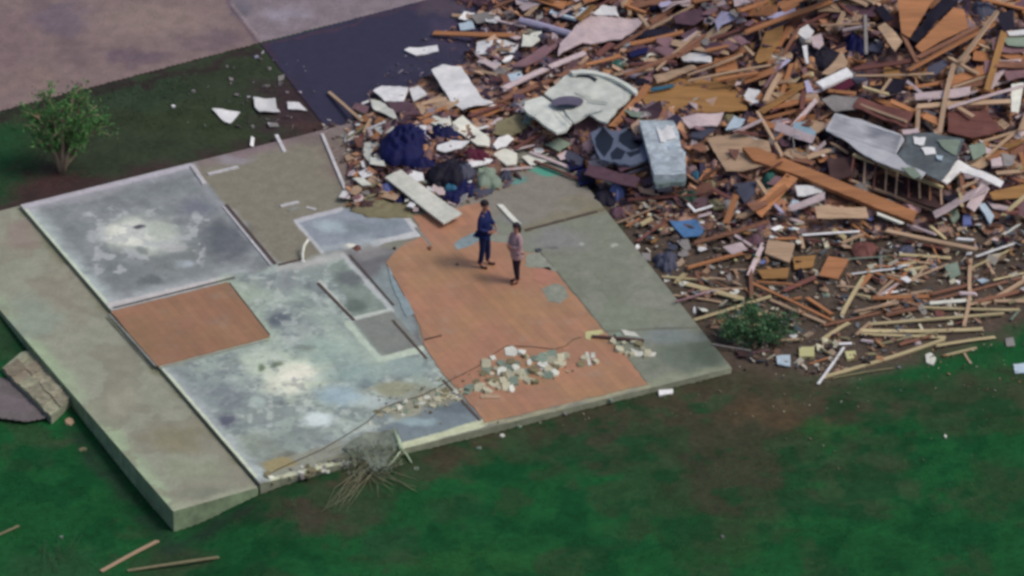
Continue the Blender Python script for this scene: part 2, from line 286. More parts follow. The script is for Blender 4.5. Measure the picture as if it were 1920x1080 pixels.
slab_layers = [
 ('poly', [(355, 300), (660, 225), (690, 380), (560, 410), (600, 475), (515, 497)], (122, 118, 104), 4, 1),
 ('glow', [(365, 302), (660, 230)], 26, (122, 106, 110), .9), ('ell', 440, 300, 40, 10, (140, 136, 142), .7), ('ell', 590, 262, 60, 18, (108, 96, 92), .7), ('ell', 640, 300, 40, 40, (112, 96, 92), .8),
 ('poly', [(38, 384), (358, 308), (517, 497), (455, 515), (203, 576)], GB, 4, 1),
 ('blot', [(38, 384), (358, 308), (517, 497), (455, 515), (203, 576)], (138, 143, 144), .5, .8, .5),
 ('blot', [(38, 384), (358, 308), (517, 497), (455, 515), (203, 576)], (106, 111, 112), .56, .5, .4),
 ('ell', 425, 450, 45, 38, (88, 92, 98), .85), ('ell', 370, 385, 40, 20, (104, 106, 118), .7), ('ell', 280, 527, 26, 10, (84, 90, 92), .8), ('ell', 330, 480, 60, 30, (112, 118, 116), .6), ('ell', 235, 505, 40, 20, (104, 112, 112), .6),
 ('ell', 258, 440, 72, 36, (176, 182, 172), .95), ('ell', 245, 445, 50, 26, (208, 211, 198), 1), ('ell', 300, 440, 30, 16, (192, 196, 188), .8), ('blot', [(150, 380), (400, 400), (380, 500), (180, 520)], (168, 172, 172), .56, .28, .7), ('ell', 300, 430, 34, 18, (164, 172, 160), .8), ('ell', 325, 462, 26, 8, (168, 170, 168), .9), ('ell', 350, 494, 16, 8, (160, 168, 172), .9),
 ('ell', 262, 427, 9, 5, (74, 78, 84), 1), ('ell', 265, 468, 12, 6, (112, 120, 116), .8),
 ('glow', [(46, 390), (205, 574)], 34, (168, 178, 176), .9), ('glow', [(205, 574), (455, 518)], 28, (162, 168, 168), .85), ('glow', [(46, 388), (358, 310)], 22, (156, 156, 162), .8), ('glow', [(370, 335), (515, 495)], 12, (146, 148, 152), .7),
 ('line', [(42, 390), (203, 574)], 10, (186, 196, 176), .95), ('line', [(203, 572), (455, 515)], 9, (182, 178, 176), .9), ('line', [(45, 387), (356, 311)], 9, (172, 168, 176), .9),
 # hall and the large front room
 ('poly', HALLP, HALL, 5, 1), ('blot', HALLP, (150, 164, 154), .5, .7, .8), ('blot', HALLP, (104, 113, 117), .56, .5, .45), ('blot', HALLP, (164, 176, 170), .57, .4, .45), ('ell', 600, 620, 60, 24, (164, 174, 166), .6), ('ell', 690, 745, 40, 18, (178, 190, 186), .7),
 ('ell', 470, 545, 50, 26, (152, 164, 146), .7), ('ell', 520, 530, 50, 22, (126, 132, 134), .7), ('ell', 575, 570, 26, 14, (94, 102, 108), .9), ('ell', 525, 600, 30, 12, (88, 96, 104), .9), ('ell', 610, 605, 40, 24, (112, 122, 124), .7),
 ('ell', 548, 700, 76, 46, (184, 196, 176), .95), ('ell', 545, 705, 50, 28, (216, 220, 198), 1), ('ell', 500, 680, 50, 24, (176, 188, 170), .8), ('blot', HALLP, (180, 188, 180), .60, .22, .5), ('blot', HALLP, (100, 108, 112), .625, .2, .45), ('ell', 620, 655, 60, 30, (146, 166, 156), .7), ('ell', 520, 685, 10, 7, (96, 108, 90), .9), ('ell', 490, 692, 9, 7, (86, 104, 76), .9), ('ell', 572, 652, 22, 6, (116, 126, 118), .8),
 ('ell', 430, 787, 18, 14, (78, 80, 96), .95), ('ell', 600, 785, 34, 15, (200, 212, 210), .95), ('ell', 640, 740, 50, 20, (150, 172, 180), .8), ('ell', 480, 755, 20, 10, (170, 186, 176), .8), ('ell', 690, 715, 22, 12, (92, 104, 116), .8), ('ell', 660, 700, 60, 20, (134, 156, 150), .7),
 ('ell', 400, 740, 80, 40, (112, 120, 126), .6), ('ell', 530, 855, 30, 16, (92, 90, 80), .9), ('ell', 480, 840, 60, 30, (130, 138, 126), .7), ('ell', 560, 820, 60, 20, (118, 128, 124), .6), ('ell', 760, 690, 50, 20, (134, 152, 148), .7), ('ell', 740, 730, 60, 14, (140, 140, 112), .8),
 ('glow', [(302, 692), (478, 893)], 30, (168, 176, 176), .85), ('line', [(302, 690), (478, 893)], 9, (192, 200, 178), .95), ('line', [(300, 690), (508, 636)], 6, (150, 160, 142), .8), ('glow', [(425, 528), (508, 632)], 22, (154, 170, 150), .8),
 ('poly', [(480, 870), (640, 830), (650, 865), (505, 903)], (134, 136, 122), 10, .9), ('line', [(512, 900), (640, 868)], 12, (184, 188, 160), .95), ('poly', [(490, 868), (530, 855), (560, 868), (500, 890)], (146, 134, 92), 6, .8),
 ('poly', [(640, 830), (740, 800), (748, 838), (650, 868)], (132, 138, 130), 10, .9),
 ('poly', [(715, 805), (860, 735), (905, 785), (750, 840)], (108, 120, 126), 6, .9), ('ell', 780, 790, 50, 12, (146, 166, 168), .8), ('ell', 860, 762, 40, 14, (92, 102, 108), .8), ('line', [(750, 838), (908, 793)], 13, (186, 192, 160), .95), ('line', [(738, 808), (752, 838)], 8, (180, 192, 180), .9),
 ('poly', [(720, 760), (860, 715), (880, 740), (740, 790)], (140, 136, 112), 14, .7),
 # cupboard strip between hall and the tiled room
 ('poly', [(640, 476), (655, 470), (730, 462), (800, 655), (735, 580)], (100, 100, 104), 6, .9), ('poly', [(690, 520), (725, 500), (785, 620), (770, 640)], (130, 142, 142), 14, .8), ('line', [(642, 478), (735, 582)], 9, (172, 176, 174), .95),
 ('poly', [(615, 500), (645, 490), (725, 578), (665, 598)], (122, 134, 126), 5, .95), ('ell', 665, 570, 26, 14, (84, 96, 90), .8), ('ell', 655, 520, 26, 16, (90, 94, 98), .8), ('line', [(600, 528), (660, 598), (732, 582)], 8, (178, 184, 176), .95),
 ('poly', [(662, 602), (735, 583), (796, 652), (715, 668)], (120, 124, 118), 4, 1), ('line', [(652, 606), (712, 674), (790, 655)], 11, (178, 190, 172), .9), ('glow', [(560, 560), (705, 680)], 34, (160, 176, 162), .6), ('glow', [(525, 505), (640, 482)], 14, (168, 168, 164), .9),
 # small room by the hall
 ('poly', [(553, 414), (640, 390), (765, 408), (790, 438), (655, 465), (602, 474)], (134, 142, 150), 4, 1), ('ell', 670, 430, 60, 14, (108, 118, 124), .6), ('ell', 620, 425, 30, 12, (158, 172, 178), .8), ('ell', 725, 418, 30, 10, (118, 130, 136), .7),
 ('line', [(555, 414), (640, 392)], 8, (176, 176, 180), .9), ('line', [(553, 414), (604, 472)], 7, (176, 178, 180), .9), ('line', [(700, 456), (786, 438), (762, 408)], 10, (182, 184, 184), .95), ('glow', [(610, 470), (700, 452)], 16, (156, 164, 166), .8),
 ('ell', 690, 470, 50, 14, (136, 134, 132), .6),
 # right-hand bare floors
 ('poly', [(800, 380), (1080, 300), (1132, 390), (985, 430), (900, 440)], (124, 120, 110), 5, 1), ('ell', 1030, 322, 30, 8, (70, 150, 130), .9), ('ell', 972, 340, 14, 6, (78, 138, 130), .8), ('ell', 950, 420, 50, 16, (116, 122, 122), .6), ('ell', 1100, 380, 50, 10, (118, 114, 92), .6),
 ('poly', [(905, 400), (985, 430), (1132, 390), (1372, 690), (1215, 724), (1050, 540)], (118, 122, 108), 4, 1), ('ell', 1050, 450, 60, 24, (124, 124, 124), .7), ('ell', 1110, 550, 90, 40, (110, 116, 102), .7), ('ell', 1170, 600, 80, 30, (120, 128, 112), .6),
 ('blot', [(985, 430), (1132, 390), (1372, 690), (1215, 724)], (132, 134, 122), .55, .6, .5), ('ell', 1290, 670, 70, 30, (88, 100, 88), .8), ('ell', 1330, 650, 40, 40, (70, 80, 68), .7), ('ell', 1250, 630, 60, 16, (112, 122, 122), .7),
 ('line', [(985, 432), (1060, 412), (1132, 392)], 6, (84, 76, 62), .9), ('glow', [(985, 426), (1132, 386)], 14, (122, 116, 92), .6), ('line', [(1130, 622), (1230, 616), (1306, 614)], 4, (96, 98, 82), .8), ('line', [(1010, 470), (1125, 610), (1216, 722)], 4, (84, 84, 74), .8), ('glow', [(1210, 722), (1372, 690)], 14, (140, 146, 120), .6),
 ('ell', 1150, 462, 6, 3, (160, 164, 150), .9), ('ell', 1085, 458, 6, 3, (156, 160, 152), .9), ('ell', 1008, 470, 6, 4, (52, 54, 52), 1), ('ell', 1032, 463, 14, 4, (88, 92, 88), .8),
 ('glow', [(905, 797), (1215, 724)], 8, (150, 148, 122), .9),
]
C = paint(U, V, X, Y, (122, 122, 110), slab_layers, 5)
Z = np.full(X.shape, 0.0) + .004 * (fbm(X, Y, .3, 8, 3) - .5)
mslab = mat('m_slab', (0, 0, 0), .8, 'vcol', .16, 16, .2)
top = link('floor_slab', grid_mesh('floor_slab', X, Y, Z, cols=C), m=mslab); child_at(top)
mconc = mat('m_concrete', (138, 142, 122), .85, 'plain', .3, 5, .4)
def prism(name, pts, z0, z1, m, inset=0.0, parent=hf):
    n = len(pts); vs = [(x, y, z0) for x, y in pts] + [(x, y, z1) for x, y in pts]
    ar = sum(pts[i][0] * pts[(i + 1) % n][1] - pts[(i + 1) % n][0] * pts[i][1] for i in range(n))
    if ar < 0: vs = [(x, y, z0) for x, y in pts[::-1]] + [(x, y, z1) for x, y in pts[::-1]]
    fs = [list(range(n))[::-1], list(range(n, 2 * n))] + [[i, (i + 1) % n, n + (i + 1) % n, n + i] for i in range(n)]
    o = link(name, mesh_from(name, vs, fs), m=m)
    if parent: child_at(o, parent)
    return o
prism('footing', SLAB, -.9, -.006, mconc)
# porch deck, painted grid with its footing
s = np.linspace(0, 1, 110)[:, None]; t = np.linspace(0, 1, 420)[None, :]
A, B, Cc, Dd = [np.array(p) for p in (PORCH[0], PORCH[1], PORCH[2], PORCH[3])]
def bil2(k): return A[k] * (1 - s) * (1 - t) + B[k] * s * (1 - t) + Cc[k] * s * t + Dd[k] * (1 - s) * t
X, Y = bil2(0), bil2(1); U, V = proj(X, Y, PORCH_Z)
pl = [('glow', [(-130, 430), (325, 958)], 34, (150, 168, 136), .85), ('blot', [(-200, 400), (40, 380), (490, 920), (320, 980)], (126, 123, 108), .5, .9, .6), ('ell', 120, 560, 60, 60, (134, 126, 112), .5), ('ell', 40, 440, 40, 30, (134, 116, 110), .6),
      ('ell', 60, 600, 60, 40, (134, 146, 132), .7), ('ell', 330, 820, 60, 30, (126, 122, 98), .8), ('ell', 350, 880, 60, 30, (134, 142, 118), .7), ('ell', 230, 750, 40, 24, (146, 146, 128), .7), ('glow', [(42, 394), (480, 902)], 14, (108, 110, 84), .85),
      ('ell', 390, 925, 70, 12, (112, 120, 104), .7), ('glow', [(325, 958), (480, 914)], 12, (152, 156, 134), .8)]
C = paint(U, V, X, Y, (138, 140, 124), pl, 8)
pd = link('porch_deck', grid_mesh('porch_deck', X, Y, np.full(X.shape, PORCH_Z), cols=C), m=mslab); child_at(pd)
prism('porch_footing', PORCH, -.95, PORCH_Z - .005, mat('m_concrete_greenish', (124, 140, 112), .85, 'plain', .35, 4, .4))  # porch footing in a greener concrete tone than the slab footing
# tile floors
def tile_material():
    m = mat('m_tile', (150, 114, 90), .5, 'plain', .12, 3, .04, spec=.4)
    N, L = m.node_tree.nodes, m.node_tree.links
    vm = [n for n in N if n.type == 'VECT_MATH' and n.operation == 'SCALE'][0]; b = N['Principled BSDF']
    tc = [n for n in N if n.type == 'TEX_COORD'][0]
    mp = N.new('ShaderNodeMapping'); mp.inputs['Rotation'].default_value = (0, 0, SLAB_ANG); L.new(tc.outputs['Object'], mp.inputs[0])
    bk = N.new('ShaderNodeTexBrick'); bk.inputs['Scale'].default_value = 1; bk.offset = .5; bk.inputs['Brick Width'].default_value = 1.2; bk.inputs['Row Height'].default_value = .19
    bk.inputs['Mortar Size'].default_value = .006; bk.inputs['Mortar Smooth'].default_value = .6
    bk.inputs['Color1'].default_value = (1.06, 1.03, 1, 1); bk.inputs['Color2'].default_value = (.9, .91, .92, 1); bk.inputs['Mortar'].default_value = (.74, .72, .72, 1)
    L.new(mp.outputs[0], bk.inputs['Vector'])
    mx = N.new('ShaderNodeVectorMath'); mx.operation = 'MULTIPLY'; L.new(vm.outputs[0], mx.inputs[0]); L.new(bk.outputs[0], mx.inputs[1]); L.new(mx.outputs[0], b.inputs['Base Color'])
    # broad tint changes of worn boards
    n = N.new('ShaderNodeTexNoise'); n.inputs['Scale'].default_value = .55; n.inputs['Detail'].default_value = 3; L.new(tc.outputs['Object'], n.inputs['Vector'])
    r = N.new('ShaderNodeMapRange'); r.inputs['From Min'].default_value = .38; r.inputs['From Max'].default_value = .62; L.new(n.outputs['Fac'], r.inputs['Value'])
    mm = N.new('ShaderNodeMix'); mm.data_type = 'RGBA'; mm.inputs['A'].default_value = (*base((154, 113, 90)), 1); mm.inputs['B'].default_value = (*base((150, 116, 86)), 1)
    L.new(r.outputs[0], mm.inputs['Factor'])
    n2 = N.new('ShaderNodeTexNoise'); n2.inputs['Scale'].default_value = 1.7; n2.inputs['Detail'].default_value = 7; n2.inputs['Roughness'].default_value = .7; L.new(tc.outputs['Object'], n2.inputs['Vector'])
    r2 = N.new('ShaderNodeMapRange'); r2.inputs['From Min'].default_value = .54; r2.inputs['From Max'].default_value = .72; r2.inputs['To Max'].default_value = .55; L.new(n2.outputs['Fac'], r2.inputs['Value'])
    m2 = N.new('ShaderNodeMix'); m2.data_type = 'RGBA'; m2.inputs['B'].default_value = (*base((148, 134, 118)), 1); L.new(r2.outputs[0], m2.inputs['Factor']); L.new(mm.outputs['Result'], m2.inputs['A']); L.new(m2.outputs['Result'], vm.inputs[0])
    return m
SLAB_ANG = -math.atan2(SLAB[0][1] - SLAB[3][1], SLAB[0][0] - SLAB[3][0])
def rough(px, n=6, amp=1.6):
    out = []
    for i in range(len(px)):
        a, b = px[i], px[(i + 1) % len(px)]; L = math.hypot(b[0] - a[0], b[1] - a[1]); k = max(1, int(L / n))
        for j in range(k):
            q = j / k; out.append((a[0] + (b[0] - a[0]) * q + random.uniform(-amp, amp), a[1] + (b[1] - a[1]) * q + random.uniform(-amp, amp) * .7))
    return out
mtile = tile_material()
T1 = [(207, 584), (427, 529), (507, 632), (296, 687)]
T2 = [(724, 492), (757, 458), (792, 442), (775, 405), (830, 395), (905, 380), (922, 392), (914, 420), (935, 440), (960, 450), (985, 474), (1012, 474), (1050, 520), (1122, 608), (1168, 660), (1213, 720), (1080, 752), (911, 792), (868, 740), (830, 700), (795, 645), (788, 612), (762, 560)]
def gpoly(px, z): return [ray(a, b, z) for a, b in px]
prism('tile_floor', gpoly(rough(T1, 18, .8), .01), .003, .014, mtile)
prism('tile_floor', gpoly(rough(T2, 9, 1.5), .01), .003, .014, mtile)
mres = mat('m_residue', (132, 148, 152), .9, 'plain', .25, 6, .2); mres2 = mat('m_residue_pink', (150, 108, 92), .9, 'plain', .15, 5, .2); mres3 = mat('m_residue_warm', (128, 132, 120), .9, 'plain', .25, 6, .2)
for px, m in (([(850, 458), (875, 442), (905, 430), (905, 446), (880, 463), (858, 468)], mres), ([(985, 478), (1012, 474), (1046, 510), (1010, 502), (985, 500)], mres3),
              ([(1000, 505), (1030, 500), (1042, 520), (1022, 534), (998, 524)], mres2), ([(1015, 542), (1040, 532), (1058, 536), (1066, 556), (1050, 570), (1030, 566)], mres3),
              ([(728, 500), (742, 528), (778, 588), (764, 596), (738, 545)], mres), ([(905, 436), (950, 440), (955, 456), (912, 452)], mres3)):
    prism('mortar_patch', gpoly(rough(px, 7, 1.6), .015), .012, .018, m)
# wall plates: strips left where walls stood
mplate = mat('m_plate_white', (186, 184, 186), .8, 'plain', .25, 9, .3); mdark = mat('m_seam_dark', (78, 66, 62), .9, 'plain', .25, 9, .3); mgrey = mat('m_plate_grey', (124, 128, 122), .9, 'plain', .25, 9, .3)
def strip(name, a, b, wpx, m, h=.05, z=0.0):
    (ax, ay), (bx, by) = ray(*a, z + h), ray(*b, z + h); w_ = wpx / 80; d = Vector((bx - ax, by - ay)); d.normalize(); n = Vector((-d.y, d.x)) * w_ / 2
    pts = [(ax + n.x, ay + n.y), (bx + n.x, by + n.y), (bx - n.x, by - n.y), (ax - n.x, ay - n.y)]
    prism(name, pts, z + .002, z + h, m)
for a, b, wd, m, h in (((360, 309), (384, 344), 9, mplate, .07), ((424, 383), (516, 494), 6, mdark, .035), ((419, 387), (508, 496), 4, mplate, .05), ((390, 326), (447, 312), 9, mplate, .06), ((518, 252), (534, 284), 7, mplate, .06),
                       ((604, 250), (650, 360), 6, mplate, .09), ((212, 577), (440, 520), 4, mdark, .02), ((522, 496), (572, 484), 6, mdark, .03), ((596, 530), (664, 600), 6, mdark, .03), ((656, 478), (738, 572), 4, mdark, .02), ((736, 600), (800, 672), 5, mdark, .02), ((830, 712), (900, 788), 5, mdark, .02),
                       ((985, 431), (1058, 412), 5, mdark, .02), ((1062, 411), (1120, 396), 6, mdark, .03), ((526, 386), (560, 378), 9, mplate, .05), ((540, 395), (562, 388), 8, mgrey, .03), ((575, 388), (592, 392), 6, mplate, .05), ((204, 588), (292, 686), 4, mgrey, .02),
                       ((430, 530), (506, 628), 3, mdark, .015), ((298, 690), (505, 637), 3, mgrey, .02), ((780, 426), (808, 460), 5, mgrey, .03)):
    strip('wall_plate', a, b, wd, m, h * .5)
# the stone entrance stoop beside the porch
def polyprism(name, px, z0, z1, m, label, cat, group=None):
    o = prism(name, gpoly(px, z1), z0, z1, m, parent=None); c = np.mean([v.co[:] for v in o.data.vertices], 0)
    o.data.transform(Matrix.Translation(-Vector(c))); o.location = c; return tag(o, label, cat, group)
st = empty('entrance_stoop', (*ray(70, 720, -.3), -.45), 'weathered stone block stoop standing against the outer side of the porch', 'stoop')
b = prism('base', gpoly([(4, 690), (40, 660), (62, 656), (134, 745), (128, 752), (96, 780)], -.28), -.6, -.28, mconc, parent=st)
msto = [mat('m_stone_a', (142, 138, 118), .9, 'plain', .5, 8, .7), mat('m_stone_b', (134, 126, 108), .9, 'plain', .35, 8, .6), mat('m_stone_c', (150, 150, 126), .9, 'plain', .45, 8, .6)]
random.seed(3)
for i in range(6):
    for j in range(2):
        q = i / 6; r = j / 2
        def bl(q, r):
            a = (6 + (94 - 6) * q, 690 + (776 - 690) * q); c = (60 + (132 - 60) * q, 657 + (746 - 657) * q); return (a[0] + (c[0] - a[0]) * r, a[1] + (c[1] - a[1]) * r)
        e = random.uniform(-.02, .012); px = [bl(q + e, r + e), bl(q + 1 / 6 - e, r + e), bl(q + 1 / 6 - e, r + 1 / 2 - e), bl(q + e, r + 1 / 2 - e)]
        zz = -.25 + random.uniform(-.035, .03); prism('stone', gpoly(rough(px, 6, 2.4), zz), -.30, zz, random.choice(msto), parent=st)
# ================================================================ BUILDERS FOR DEBRIS
LAND = []   # (short noun phrase, u, v)
def center(me, c):
    me.transform(Matrix.Translation(-Vector(c)))
def plank(a, b, wpx, colr, label, cat='plank', name='plank', la=.03, lb=.03, th=None, group=None, nick=None, tube=False):
    pa = P(a[0], a[1], la); pb = P(b[0], b[1], lb)
    # lift so that it lies on the heap, not through it
    k = 0
    for q in np.linspace(.1, .9, 9):
        m = pa.lerp(pb, q); k = max(k, H1(m.x, m.y) - m.z)
    pa.z += k * .6; pb.z += k * .6
    d = pb - pa; L = d.length; wd = wpx / 80; th = th or max(.022, min(.045, wd * .4))
    n = max(3, int(L / .35)); vs = []; fs = []
    bend = random.uniform(-.012, .012) * L; bend2 = random.uniform(-.01, .01) * L
    K = 8 if tube else 4
    for i in range(n + 1):
        q = i / n; x = (q - .5) * L; c = 4 * q * (1 - q)
        for j in range(K):
            if tube: yy, zz = math.cos(j * math.tau / K) * wd / 2, math.sin(j * math.tau / K) * wd / 2
            else: yy, zz = ((-1, -1), (1, -1), (1, 1), (-1, 1))[j]; yy *= wd / 2; zz *= th / 2
            xx = x + (random.uniform(-1, 1) * wd * .45 if i in (0, n) and not tube else 0)
            vs.append((xx, yy + bend * c, zz + bend2 * c))
    for i in range(n):
        for j in range(K):
            k0, k1 = i * K + j, i * K + (j + 1) % K; fs.append((k0, k0 + K, k1 + K, k1))
    fs.append(tuple(range(K))); fs.append(tuple(range(n * K, n * K + K))[::-1])
    me = mesh_from(name, vs, fs)
    bm = bmesh.new(); bm.from_mesh(me); bmesh.ops.recalc_face_normals(bm, faces=bm.faces); bm.to_mesh(me); bm.free()
    o = link(name, me, m=pm(colr), loc=(pa + pb) / 2); o.rotation_mode = 'QUATERNION'
    q = d.to_track_quat('X', 'Z'); o.rotation_quaternion = q @ Matrix.Rotation(random.uniform(-.35, .35), 4, 'X').to_quaternion(); 
    tag(o, label, cat, group or 'planks and studs strewn by the storm')
    if nick: LAND.append((nick, (a[0] + b[0]) / 2, (a[1] + b[1]) / 2))
    return o
def sheet(pts, colr, label, cat='board', name='board', lift=.05, th=.02, group=None, nick=None, jag=0, dz=None, material=None):
    px = rough(pts, 8, jag) if jag else pts
    dz = dz or [random.uniform(-.02, .05) for _ in pts]
    # a plane fitted through the lifted corners keeps panels flat
    W = np.array([P(a, b, lift + e) for (a, b), e in zip(pts, dz)]); A_ = np.c_[W[:, :2], np.ones(len(W))]; sol = np.linalg.lstsq(A_, W[:, 2], rcond=None)[0]
    g_ = math.hypot(sol[0], sol[1])
    if g_ > .55:
        sol[:2] *= .55 / g_; sol[2] = W[:, 2].mean() - sol[0] * W[:, 0].mean() - sol[1] * W[:, 1].mean()
    vs = []
    for (a, b) in px:
        z = W[:, 2].mean()
        for k in range(10): x, y = ray(a, b, z); z = .5 * z + .5 * (sol[0] * x + sol[1] * y + sol[2])
        vs.append(Vector((x, y, z)))
    n = len(vs); nrm = Vector((-sol[0], -sol[1], 1)).normalized()
    ar = sum(vs[i].x * vs[(i + 1) % n].y - vs[(i + 1) % n].x * vs[i].y for i in range(n))
    if ar < 0: vs = vs[::-1]
    lo = [v - nrm * th for v in vs]; c = sum(vs, Vector()) / n
    bm = bmesh.new(); T = [bm.verts.new(v - c) for v in vs]; B_ = [bm.verts.new(v - c) for v in lo]
    bm.faces.new(T); bm.faces.new(B_[::-1])
    for i in range(n): bm.faces.new((T[i], B_[i], B_[(i + 1) % n], T[(i + 1) % n]))
    bmesh.ops.triangulate(bm, faces=[f for f in bm.faces if len(f.verts) > 4])
    big = max(p[0] for p in pts) - min(p[0] for p in pts)
    if big > 22 and th < .05 and colr not in ('orange', 'ochre'): wrinkle(bm, .022 if big < 50 else .035, sum(p[0] for p in pts))
    me = bpy.data.meshes.new(name); bm.to_mesh(me); bm.free()
    o = link(name, me, m=material or pm(colr), loc=c); tag(o, label, cat, group or 'broken boards and sheets in the wreckage')
    if nick: LAND.append((nick, sum(p[0] for p in pts) / len(pts), sum(p[1] for p in pts) / len(pts)))
    return o
def wrinkle(bm, amp, seed, cuts=3):
    bmesh.ops.triangulate(bm, faces=bm.faces[:]); bmesh.ops.subdivide_edges(bm, edges=[e for e in bm.edges if e.calc_length() > .12], cuts=cuts, use_grid_fill=True); bmesh.ops.triangulate(bm, faces=bm.faces[:])
    for v in bm.verts:
        q = float(fbm(v.co.x + seed, v.co.y + seed * .7, .45, 3, 2)) - .5; f = abs(float(fbm(v.co.x * 1.3 + seed, v.co.y - seed, .6, 9, 1)) - .5); v.co.z += amp * (3.2 * q + 2.0 * f + .9)
def heap(cx, cy, rx, ry, colr, label, cat='clothing', name='clothing_heap', h=.22, group=None, nick=None, fold=.5, n=26, lift=-.03):
    c = P(cx, cy, lift); RX = rx / 80; RY = ry / 80 / SE
    RY = min(RY, RX * 1.6); sd_ = random.randint(0, 9999); ang = random.uniform(-.4, .4)
    th = np.linspace(0, math.tau, 2 * n, endpoint=False); rr = np.linspace(0, 1, n)
    vs = []; fs = []
    for i, r in enumerate(rr):
        for a in th:
            k = 1 + .45 * (float(fbm(math.cos(a) * 2 + 9, math.sin(a) * 2 + 9, 1.1, sd_, 2)) - .5) * 2
            x = math.cos(a) * r * RX * k; y = math.sin(a) * r * RY * k
            f = float(fbm(x + 50, y + 50, .16, sd_ + 3, 3)); fd = abs(float(fbm(x + 50, y + 50, .28, sd_ + 8, 2)) - .5) * 4
            z = h * (1 - r ** 2.2) * (.55 + .8 * f + fold * (fd - .5) * .6)
            if i == n - 1: z = -.12
            vs.append((x * math.cos(ang) - y * math.sin(ang), x * math.sin(ang) + y * math.cos(ang), z))
    m = 2 * n
    for i in range(n - 1):
        for j in range(m): fs.append((i * m + j, (i + 1) * m + j, (i + 1) * m + (j + 1) % m, i * m + (j + 1) % m))
    vs = [(v[0], v[1], v[2]) for v in vs]
    me = mesh_from(name, vs, fs, smooth=True); bm = bmesh.new(); bm.from_mesh(me); bmesh.ops.remove_doubles(bm, verts=bm.verts, dist=1e-4); bmesh.ops.recalc_face_normals(bm, faces=bm.faces)
    bm.verts.ensure_lookup_table(); bm.to_mesh(me); bm.free()
    o = link(name, me, m=pm(colr), loc=c); tag(o, label, cat, group or 'clothes and fabric heaps in the wreckage')
    if nick: LAND.append((nick, cx, cy))
    return o
def chunk(cx, cy, wpx, hpx, colr, label, cat='rubble piece', name='rubble_piece', th=.07, group=None, n=None, lift=0.0):
    c = P(cx, cy, lift + th * .3); n = n or random.randint(4, 6); RX = wpx / 160; RY = hpx / 160 / SE; ph = random.uniform(0, 6)
    ring = [(math.cos(ph + i * math.tau / n) * RX * random.uniform(.7, 1.25), math.sin(ph + i * math.tau / n) * RY * random.uniform(.7, 1.25)) for i in range(n)]
    tx, ty = random.uniform(-.25, .25), random.uniform(-.25, .25)
    vs = [(x, y, -th * .7 + x * tx + y * ty) for x, y in ring] + [(x * .9, y * .9, th * .45 * random.uniform(.7, 1.2) + x * tx + y * ty) for x, y in ring]
    fs = [list(range(n))[::-1], list(range(n, 2 * n))] + [[i, (i + 1) % n, n + (i + 1) % n, n + i] for i in range(n)]
    o = link(name, mesh_from(name, vs, fs), m=pm(colr), loc=c); return tag(o, label, cat, group or 'rubble pieces and plaster chunks')
def tube_mesh(name, pts, rad, m, K=6, smooth=True):
    vs = []; fs = []; n = len(pts)
    for i, p in enumerate(pts):
        p = Vector(p); d = (Vector(pts[min(i + 1, n - 1)]) - Vector(pts[max(i - 1, 0)])).normalized(); a = d.orthogonal().normalized() if i == 0 else (a - d * a.dot(d)).normalized(); b_ = d.cross(a)
        r = rad[i] if hasattr(rad, '__len__') else rad
        for j in range(K): vs.append(p + (a * math.cos(j * math.tau / K) + b_ * math.sin(j * math.tau / K)) * r)
    for i in range(n - 1):
        for j in range(K): fs.append((i * K + j, i * K + (j + 1) % K, (i + 1) * K + (j + 1) % K, (i + 1) * K + j))
    fs.append(tuple(range(K))[::-1]); fs.append(tuple(range((n - 1) * K, n * K)))
    return vs, fs
# ================================================================ RUBBLE BED (splinters, insulation, shreds: nobody could count them)
def voro(x, y, sc, s):
    x = x / sc; y = y / sc; i = np.floor(x); j = np.floor(y); best = np.full(x.shape, 9.); cid = np.zeros(x.shape)
    for a in (-1, 0, 1):
        for b in (-1, 0, 1):
            ii, jj = i + a, j + b; d = np.hypot(ii + hsh(ii, jj, s) - x, jj + hsh(ii, jj, s + 1) - y); m = d < best
            best = np.where(m, d, best); cid = np.where(m, hsh(ii, jj, s + 2), cid)
    return best, cid
wr = [ray(*p) for p in RUB]
gx = np.arange(min(p[0] for p in wr), min(13.5, max(p[0] for p in wr)), .045); gy = np.arange(min(p[1] for p in wr), max(p[1] for p in wr), .045)
X, Y = np.meshgrid(gx, gy, indexing='ij'); U, V = proj(X, Y); mh = mound(X, Y)
d1, c1 = voro(X * 1.0 + .15 * fbm(X, Y, .4, 2), Y * .8, .16, 11); d2, c2 = voro(X + .3 * fbm(X, Y, .7, 4), Y, .5, 21)
rise = np.clip(mh * 3, 0, 1)
Z = H(X, Y) + .012 + rise * (.22 * (c1 - .5) + .18 * (c2 - .5) + .05 * (fbm(X, Y, .1, 5, 2) - .5))
pal = np.array([base(c) for c in ((112, 82, 72), (138, 98, 76), (80, 60, 68), (150, 118, 100), (58, 44, 58), (120, 100, 100), (164, 132, 114), (100, 78, 66), (132, 112, 116), (166, 124, 90), (46, 36, 52), (108, 84, 84))])
palr = np.array([base(c) for c in ((88, 72, 64), (74, 64, 56), (100, 84, 74), (64, 58, 54), (114, 98, 88), (80, 72, 66), (124, 104, 90), (68, 70, 60))])
ci = (c1 * 11.99).astype(int); lowb = sstep((V - 410) / 60)[..., None]
C = pal[ci] * (1 - lowb) + palr[(c1 * 7.99).astype(int)] * lowb
C = C * (.62 + .55 * c2[..., None])
th_ = .035 + .03 * fbm(X, Y, .5, 66)
keep = (mh > np.where(V > 400, .065 + .05 * (fbm(X, Y, .6, 91) - .3), .035)) & (Y < 17)
o = link('rubble_bed', grid_mesh('rubble_bed', X, Y, Z, keep, C, smooth=False), m=mat('m_rubble', (0, 0, 0), .9, 'vcol', .45, 22, .8))
tag(o, 'dark mass of splinters and shredded house contents under the wreckage', 'debris', kind='stuff')

